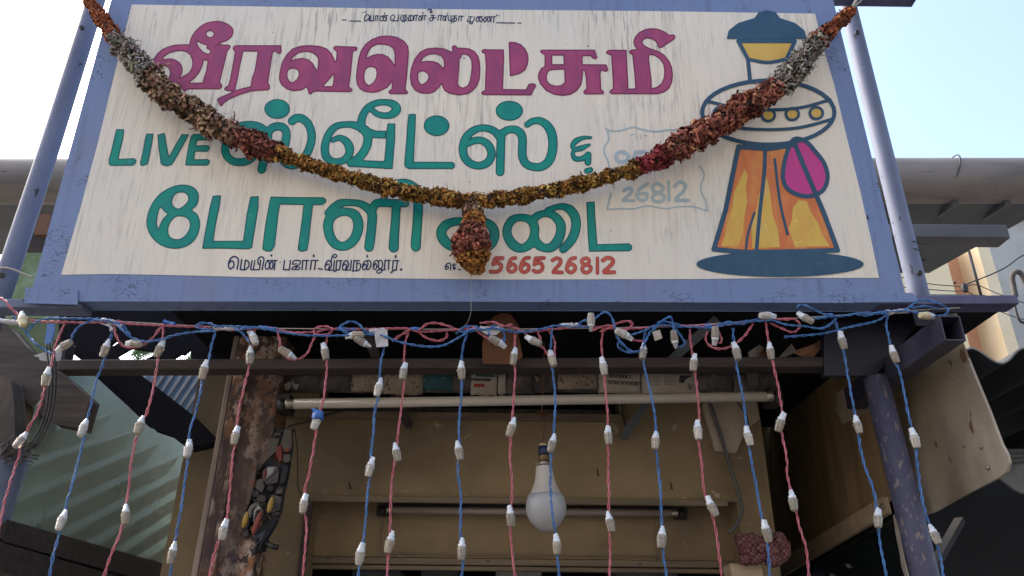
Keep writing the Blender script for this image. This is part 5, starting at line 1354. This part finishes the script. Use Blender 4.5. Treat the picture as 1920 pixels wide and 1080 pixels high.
# ------------------------------------------------------------------ festoon lamps
def lamp_meshes():
    bm_cap = MB().lathe([(.0, .0100), (.001, .0106), (.006, .0108), (.0062, .0098), (.016, .0094), (.025, .0078), (.0265, .0055)], (0,0,0), (0,0,-1), 20, rib=.90)
    cap = bm_cap.build('lamp_cap', M['cap'], None, origin=(0,0,0))
    so = MB().lathe([(.0, .0088), (.007, .0085), (.0072, .0062), (.015, .0060), (.0152, .0040), (.021, .0038)], (0,0,.0005), (0,0,1), 14)
    so.box((.003, -.0018, .008), (.0078, .0018, .020))
    so.lathe([(0, .0011), (.0003, .0011)], (0, -.0085, .004), (0,-1,0), 6)
    sk = so.build('socket', M['socket'], None, origin=(0,0,0))
    return cap, sk
CAP0, SOCK0 = lamp_meshes()
CAPM, SOCKM = CAP0.data, SOCK0.data
CAPV = []
for mk_ in ('cap_dusty', 'cap_clear'):
    q_ = CAPM.copy(); q_.materials.clear(); q_.materials.append(M[mk_]); CAPV.append(q_)
CAPY = CAPM.copy(); CAPY.materials.clear(); CAPY.materials.append(M['cap_yellow'])
bpy.data.objects.remove(CAP0); bpy.data.objects.remove(SOCK0)
def lamp(parent, pos, axis, yellow=False, name='lamp'):
    o = bpy.data.objects.new(name, CAPY if yellow else random.choice([CAPM, CAPM] + CAPV)); C.objects.link(o)
    o.parent = parent; o.location = pos - wloc(parent)
    o.rotation_mode = 'QUATERNION'
    q = Vector(axis).normalized().to_track_quat('-Z', 'Y')
    spin = Matrix.Rotation(random.uniform(0, 6.28), 3, Vector(axis).normalized()).to_quaternion()
    o.rotation_quaternion = spin @ q
    k = random.uniform(.80, .88); o.scale = (k, k, k)
    s = bpy.data.objects.new('socket', SOCKM); C.objects.link(s); s.parent = o
    return o
def resample(pts, step):
    pts = [Vector(p) for p in pts]; out = [pts[0]]; acc = 0
    for a, b_ in zip(pts[:-1], pts[1:]):
        L_ = (b_-a).length; t = step-acc
        while t < L_:
            out.append(a.lerp(b_, t/L_)); t += step
        acc = (acc+L_) % step
    out.append(pts[-1]); return out
def twisted(mb, pts, rad_=.00135, r=.00132, pitch=.036, seed=0):
    rr = random.Random(seed)
    pts = resample(pts, .0028); n = len(pts)
    ph = rr.uniform(0, 6); refs = None
    A = []; Bq = []; ang = ph; rr_mod = 1
    ref = None
    loosen = [max(.7, 1+.75*math.sin(i*.045+ph)+.5*math.sin(i*.11+ph*2)+.3*math.sin(i*.21+ph*3)) for i in range(n)]
    for i in range(n):
        d = (pts[min(n-1, i+1)]-pts[max(0, i-1)]).normalized()
        if ref is None: ref = d.orthogonal().normalized()
        ref = (ref - d*ref.dot(d)).normalized(); e = d.cross(ref)
        ang += 2*math.pi*.0028/(pitch*(.8+.3*loosen[i]))
        v = (ref*math.cos(ang)+e*math.sin(ang))*rad_*(.85+.25*loosen[i])
        A.append(pts[i]+v); Bq.append(pts[i]-v)
    mb.tube(A, r, 6); mb.tube(Bq, r, 6)
YS = 1.50
def wpath(px, Y=YS, seed=0, wob=1.2):
    rr = random.Random(seed)
    c = cr([(x, y) for x, y in px], 5)
    return [P(x + rr.gauss(0, .35)*wob, y, Y + .003*math.sin(i*.7+seed)) for i, (x, y) in enumerate(c)]
STR = [
 ('pink', [(124,602),(112,628),(102,655),(97,680),(90,702),(82,735),(72,770),(55,800),(42,827),(35,855),(22,895),(8,945),(0,985),(-12,1040)], [(88,708),(41,827)], 'pink lamp string at the far left, its lower end crossing the stout violet pole'),
 ('blue', [(212,618),(206,640),(200,658),(192,685),(180,715),(170,760),(160,800),(153,840),(140,890),(126,940),(118,975),(110,1005),(98,1050),(92,1090)], [(199,655),(157,804),(117,977)], 'leftmost blue lamp string, hanging down over the left part of the green glass'),
 ('pink', [(307,606),(304,640),(297,670),(293,700),(285,740),(275,775),(263,800),(252,835),(245,880),(240,925),(233,968),(225,1000),(205,1050),(192,1090)], [(301,655),(263,799),(236,966)], 'pink lamp string crossing the middle of the green glass screen'),
 ('blue', [(404,622),(396,650),(391,675),(382,700),(376,735),(366,775),(356,810),(354,850),(348,890),(342,940),(334,985),(325,1035),(318,1085)], [(383,695),(354,843),(324,1038)], 'blue lamp string between the green glass and the rusted pillar'),
 ('pink', [(478,620),(474,645),(469,675),(464,700),(456,735),(448,770),(443,820),(436,860),(432,910),(427,960),(420,995),(408,1020),(398,1055),(390,1090)], [(469,668),(442,818),(420,994)], 'pink lamp string hanging down the face of the rusted pillar'),
 ('pink', [(614,628),(611,655),(613,690),(610,720),(606,750),(596,785),(591,820),(583,870),(571,925),(570,955),(575,990),(572,1030),(567,1090)], [(609,661),(595,790),(570,946)], 'pink lamp string with a blue-taped lamp, by the left door jamb'),
 ('blue', [(724,640),(716,670),(712,700),(711,735),(703,770),(700,810),(696,850),(694,885),(690,920),(686,970),(682,1010),(676,1045),(670,1090)], [(711,728),(695,877),(676,1040)], 'blue lamp string just right of the blue-taped lamp'),
 ('pink', [(766,620),(759,650),(757,690),(758,720),(752,770),(746,815),(743,850),(736,890),(733,930),(732,980),(731,1015),(727,1050),(726,1090)], [(757,698),(743,850),(732,1018)], 'pink lamp string left of the middle, beside a blue string on either side'),
 ('blue', [(876,625),(868,650),(865,690),(865,740),(861,790),(860,845),(859,890),(864,930),(863,990),(866,1030),(868,1060),(864,1090)], [(865,696),(860,847),(866,1031)], 'blue lamp string hanging left of the brown card'),
 ('pink', [(966,625),(964,660),(966,700),(963,750),(960,800),(956,850),(960,900),(958,960),(957,1000),(962,1050),(967,1090)], [(964,670),(960,803),(957,969)], 'pink lamp string hanging just left of the white bulb'),
 ('blue', [(1036,615),(1033,650),(1035,690),(1041,740),(1040,790),(1035,835),(1032,890),(1034,950),(1042,1000),(1045,1035),(1049,1090)], [(1034,674),(1036,833),(1044,1022)], 'blue lamp string passing in front of the white bulb'),
 ('pink', [(1130,618),(1128,650),(1132,690),(1134,720),(1139,770),(1140,815),(1141,860),(1141,910),(1142,960),(1143,1000),(1144,1040),(1142,1090)], [(1131,688),(1140,818),(1143,980)], 'pink lamp string crossing the printed newspaper headline, right of the white bulb'),
 ('blue', [(1210,620),(1205,655),(1209,690),(1220,740),(1229,790),(1229,830),(1234,880),(1239,930),(1240,990),(1243,1030),(1251,1090)], [(1206,661),(1229,828),(1241,1009)], 'blue lamp string in front of the slanting grey strut'),
 ('pink', [(1293,618),(1296,650),(1302,690),(1308,740),(1311,790),(1310,830),(1316,870),(1320,920),(1332,955),(1341,990),(1347,1030),(1354,1090)], [(1301,682),(1308,808),(1333,951)], 'pink lamp string hanging beside the bent conduit pipe'),
 ('blue', [(1374,615),(1377,645),(1382,690),(1392,740),(1398,780),(1402,820),(1408,860),(1418,910),(1427,965),(1436,1000),(1441,1040),(1444,1090)], [(1380,660),(1402,819),(1436,997)], 'blue lamp string in front of the pale torn board'),
 ('pink', [(1436,604),(1441,640),(1447,670),(1458,720),(1467,775),(1464,800),(1474,850),(1478,900),(1490,945),(1498,985),(1512,1030),(1517,1090)], [(1444,660),(1464,793),(1486,940)], 'rightmost pink lamp string, hanging across the plywood screen'),
 ('blue', [(1566,600),(1574,630),(1582,660),(1589,700),(1598,750),(1607,795),(1612,830),(1620,870),(1638,920),(1645,970),(1649,1010),(1658,1060),(1664,1090)], [(1578,640),(1607,798),(1646,973)], 'blue lamp string just left of the worn violet pole, over the washer of the batten'),
 ('blue', [(1664,590),(1662,610),(1668,640),(1678,675),(1690,710),(1700,760),(1710,805),(1717,840),(1722,890),(1732,950),(1744,985),(1757,1020),(1766,1060),(1769,1090)], [(1675,666),(1714,823),(1751,1004)], 'rightmost blue lamp string, hanging over the beige side panel'),
]
for si, (col, px, lamps, lab) in enumerate(STR):
    root = empty('lamp_string', P(px[0][0], px[0][1], YS), lab, 'light string', 'festoon lamp strings hanging below the sign board')
    path = wpath(px, seed=si)
    mb = MB(); twisted(mb, path, seed=si); 
    mb.build('wire', M['wire_'+col], root)
    for li, (x, y) in enumerate(lamps):
        p = P(x, y-4, YS - .004)
        j = min(range(len(path)), key=lambda q: (path[q]-p).length)
        d = (path[min(len(path)-1, j+2)]-path[max(0, j-2)]).normalized()
        axis = (d*.6 + Vector((random.gauss(0,.16), random.gauss(0,.16)-.05, -.6))).normalized()
        lamp(root, p, axis, False)
    if si == 5:
        b = MB(); b.lathe([(0,.0105),(.012,.0112),(.018,.0095)], P(597,772,YS-.004), (.05,0,-1), 14)
        b.plate([P(583,765,YS-.012), P(600,768,YS-.014), P(606,776,YS-.013), P(592,778,YS-.012)], (0,.002,0))
        b.build('blue_tape', M['tape_blue'], root, noisy=.0006)

# the cable everything hangs from
root = empty('festoon_cable', P(960, 616, YS), 'tangled pink and blue cable run taped along a cord under the sign board', 'light cable')
def run(name, mt, lists, seed, Y=YS):
    mb = MB()
    for i, px in enumerate(lists):
        twisted(mb, wpath(px, Y - .004*(i % 3), seed+i, 1.0), seed=seed+i, pitch=.030)
    mb.build(name, M[mt], root)
run('pink_wire', 'wire_pink', [
 [(-14,556),(8,562),(22,580),(45,596),(75,603),(110,603),(150,605),(200,604),(215,603),(240,607),(300,610),(350,612),(385,613),(400,617),(440,618),(480,616),(510,615),(545,623),(580,623),(600,621),(615,617),(640,617),(690,617),(735,616),(765,616),(790,622),(850,619),(900,615),(955,612),(985,622),(1040,617),(1100,612),(1140,616),(1190,616),(1250,611),(1300,611),(1350,610),(1390,606),(1430,600),(1450,598),(1480,600)],
 [(588,624),(592,615),(610,612),(624,618),(612,627),(592,627),(588,620)],
 [(785,620),(800,608),(820,606),(842,612),(856,618)], [(785,622),(800,634),(822,639),(836,634),(838,624)],
 [(1140,616),(1158,606),(1178,602),(1185,609),(1174,618),(1152,620)], [(1110,620),(1135,611),(1150,612),(1125,622)],
 [(1450,599),(1488,598),(1500,611),(1488,623),(1466,616),(1444,606)],
 [(518,614),(524,636),(526,655),(540,672),(560,673),(576,662),(584,645),(592,628)],
 [(213,606),(218,630),(230,648),(255,651),(280,640),(302,614)], [(213,606),(222,602),(232,606)],
 [(1326,622),(1324,640),(1340,653),(1365,652),(1390,636),(1412,608)], [(1344,618),(1352,632),(1352,642),(1346,642)],
 [(982,622),(998,640),(1018,652),(1028,666)], [(735,640),(752,628),(770,618)], [(1008,624),(1014,636),(1010,645)], [(1170,630),(1190,638),(1208,640)],
 [(885,612),(900,625),(925,640),(940,636)], [(900,606),(925,604),(945,612),(960,608)], [(1030,622),(1040,640),(1040,668)]], 100)
run('blue_wire', 'wire_blue', [
 [(24,592),(34,606),(48,622),(62,640),(78,652),(96,663)], [(52,622),(64,606),(90,597),(130,597),(185,598)],
 [(132,645),(136,630),(146,614),(165,604),(185,600),(205,602),(225,614),(245,632),(270,640),(300,637),(330,628),(370,622),(402,621)], [(205,600),(230,610),(245,630)],
 [(440,616),(455,625),(468,642)], [(450,617),(480,614),(500,617),(530,623),(580,629),(640,629),(690,627),(720,630),(745,640),(790,649),(830,648),(868,628),(880,618)],
 [(372,616),(368,610),(378,606),(396,607),(405,613),(392,618),(372,615)], [(402,612),(440,612),(480,614),(520,616)],
 [(662,628),(642,620),(640,611),(655,603),(672,607),(684,620),(692,624)], [(855,626),(870,614),(890,612),(900,618),(880,622),(862,622)],
 [(880,618),(905,618),(930,616),(960,622),(985,622),(1020,616),(1040,611),(1075,612),(1105,612),(1112,603),(1122,592),(1136,585),(1146,594),(1152,610),(1156,628),(1168,646),(1182,658),(1196,659),(1206,654)],
 [(916,618),(918,630),(928,640)], [(944,645),(946,632),(940,616),(928,611),(918,616)],
 [(1083,612),(1092,602),(1104,600)], [(1205,655),(1210,640),(1220,622),(1232,612)], [(1160,640),(1159,650),(1172,659),(1190,661)],
 [(1172,632),(1190,626),(1208,620),(1225,612),(1245,610),(1265,612),(1300,613),(1330,615),(1350,611),(1380,606),(1400,602),(1425,602),(1450,600)],
 [(1232,606),(1245,600),(1255,594),(1261,602),(1263,618),(1264,630)], [(1262,610),(1272,624),(1284,642),(1278,650),(1266,650)], [(1225,620),(1240,604),(1262,606),(1280,612)],
 [(1450,601),(1475,609),(1510,612),(1540,616),(1560,606),(1568,597)], [(1340,612),(1365,604),(1390,608),(1415,600),(1440,596)],
 [(1495,580),(1497,573),(1510,573),(1525,580),(1545,589),(1568,593),(1590,591),(1620,587),(1650,588),(1668,586)], [(1525,597),(1545,596),(1560,592)],
 [(1470,632),(1540,626),(1590,614),(1640,603),(1664,590)],
 [(1600,588),(1625,592),(1650,585),(1690,583),(1708,574),(1722,564),(1738,563),(1756,568),(1774,577),(1778,585),(1768,592),(1755,592)], [(1700,584),(1720,586),(1735,588)], [(1710,578),(1735,574),(1760,580)]], 200, YS - .004)
MB().tube([P(x, y, YS+.004) for x, y in ((-20,598),(100,606),(230,603),(380,612),(520,616),(700,617.5),(1000,617),(1250,613),(1400,603),(1500,596),(1700,583),(1800,577))], .0011, 6).build('support_cord', M['string'], root)
EX = [(118,650,1,-.6,0),(42,597,.15,1,1),(249,644,1,.12,0),(541,664,-1,-.62,0),(663,629,1,-.12,0),(682,643,-1,-.55,0),(935,642,-1,-.55,0),(998,638,1,.45,0),(1108,606,0,-1,0),(1172,628,-1,-.5,0),(1265,638,-.15,-1,0),(1341,632,0,-1,0),(1441,592,-1,0,0),(1508,595,1,.55,0),(1740,592,-1,-.05,1),(475,632,.4,1,0)]
for x, y, dx, dy, yl in EX:
    c = P(x, y, YS-.010); q = P(x+dx*10, y+dy*10, YS-.014)
    lamp(root, c, q-c, bool(yl))
def wrap_tape(name, mt, pts, r, seed):
    b = MB(); pp = cr([tuple(P(x, y, YS-.001)) for x, y in pts], 4)
    rr = random.Random(seed)
    b.tube(pp, [r*rr.uniform(.75, 1.2) for _ in pp], 9, smooth=False); b.build(name, M[mt], root, noisy=.0006)
for i, pts in enumerate((((-12,599),(15,603),(44,606)), ((190,600),(203,602),(216,606)), ((402,615),(425,616),(446,616)), ((692,621),(706,621),(722,619)), ((900,615),(922,617),(945,616)), ((1050,612),(1068,611),(1084,611)), ((1662,587),(1682,584),(1704,583)))):
    wrap_tape('pale_tape', 'tape', pts, .0054, i)
for i, pts in enumerate((((308,603),(318,606),(328,608)), ((632,617),(650,618),(666,618)), ((770,617),(780,617),(788,618)), ((486,614),(495,615),(506,616)), ((1552,591),(1562,593)), ((1320,611),(1335,612)))):
    wrap_tape('blue_tape', 'tape_blue', pts, .0044, 30+i)
def scrap(name, mt, pts, d=.012):
    MB().plate([P(x, y, YS-d + (.003 if k % 2 else 0)) for k, (x, y) in enumerate(pts)], (0,.0012,0)).build(name, M[mt], root)
scrap('tape_flag', 'tape', ((702,618),(726,618),(728,649),(706,651),(703,636)))
scrap('paper_tag', 'paper_white', ((1223,622),(1237,618),(1242,634),(1228,639)), .014)
scrap('tape_flag', 'tape', ((186,606),(206,608),(212,616),(206,622),(204,612)))
scrap('tape_flag', 'paper_white', ((214,608),(229,609),(226,613),(218,612)))
scrap('tape_flag', 'tape', ((462,621),(474,619),(480,634),(482,638),(472,640)))
scrap('tape_flag', 'tape', ((900,620),(916,613),(940,620),(930,628),(912,627)), .006)
scrap('tape_flag', 'tape', ((1052,609),(1056,605),(1080,611),(1076,614),(1054,613)), .008)
# blue strip hanging from the crossbar, torn tape on the rafter
tag(MB().plate([P(x, y, 1.56) for x, y in ((89,603),(102,603),(102,622),(96,640),(92,645),(83,643),(87,620))], (0,.003,0)).build('blue_strip', M['blue_cloth']), 'short blue plastic strip hanging from the left crossbar', 'strip')
tag(MB().plate([P(x, y, 1.765) for x, y in ((63,667),(80,661),(116,659),(113,677),(86,677),(74,675),(73,670))], (0,.002,0)).build('tape_scrap', M['tape']), 'torn brown-grey tape scrap behind the first pink string', 'tape')
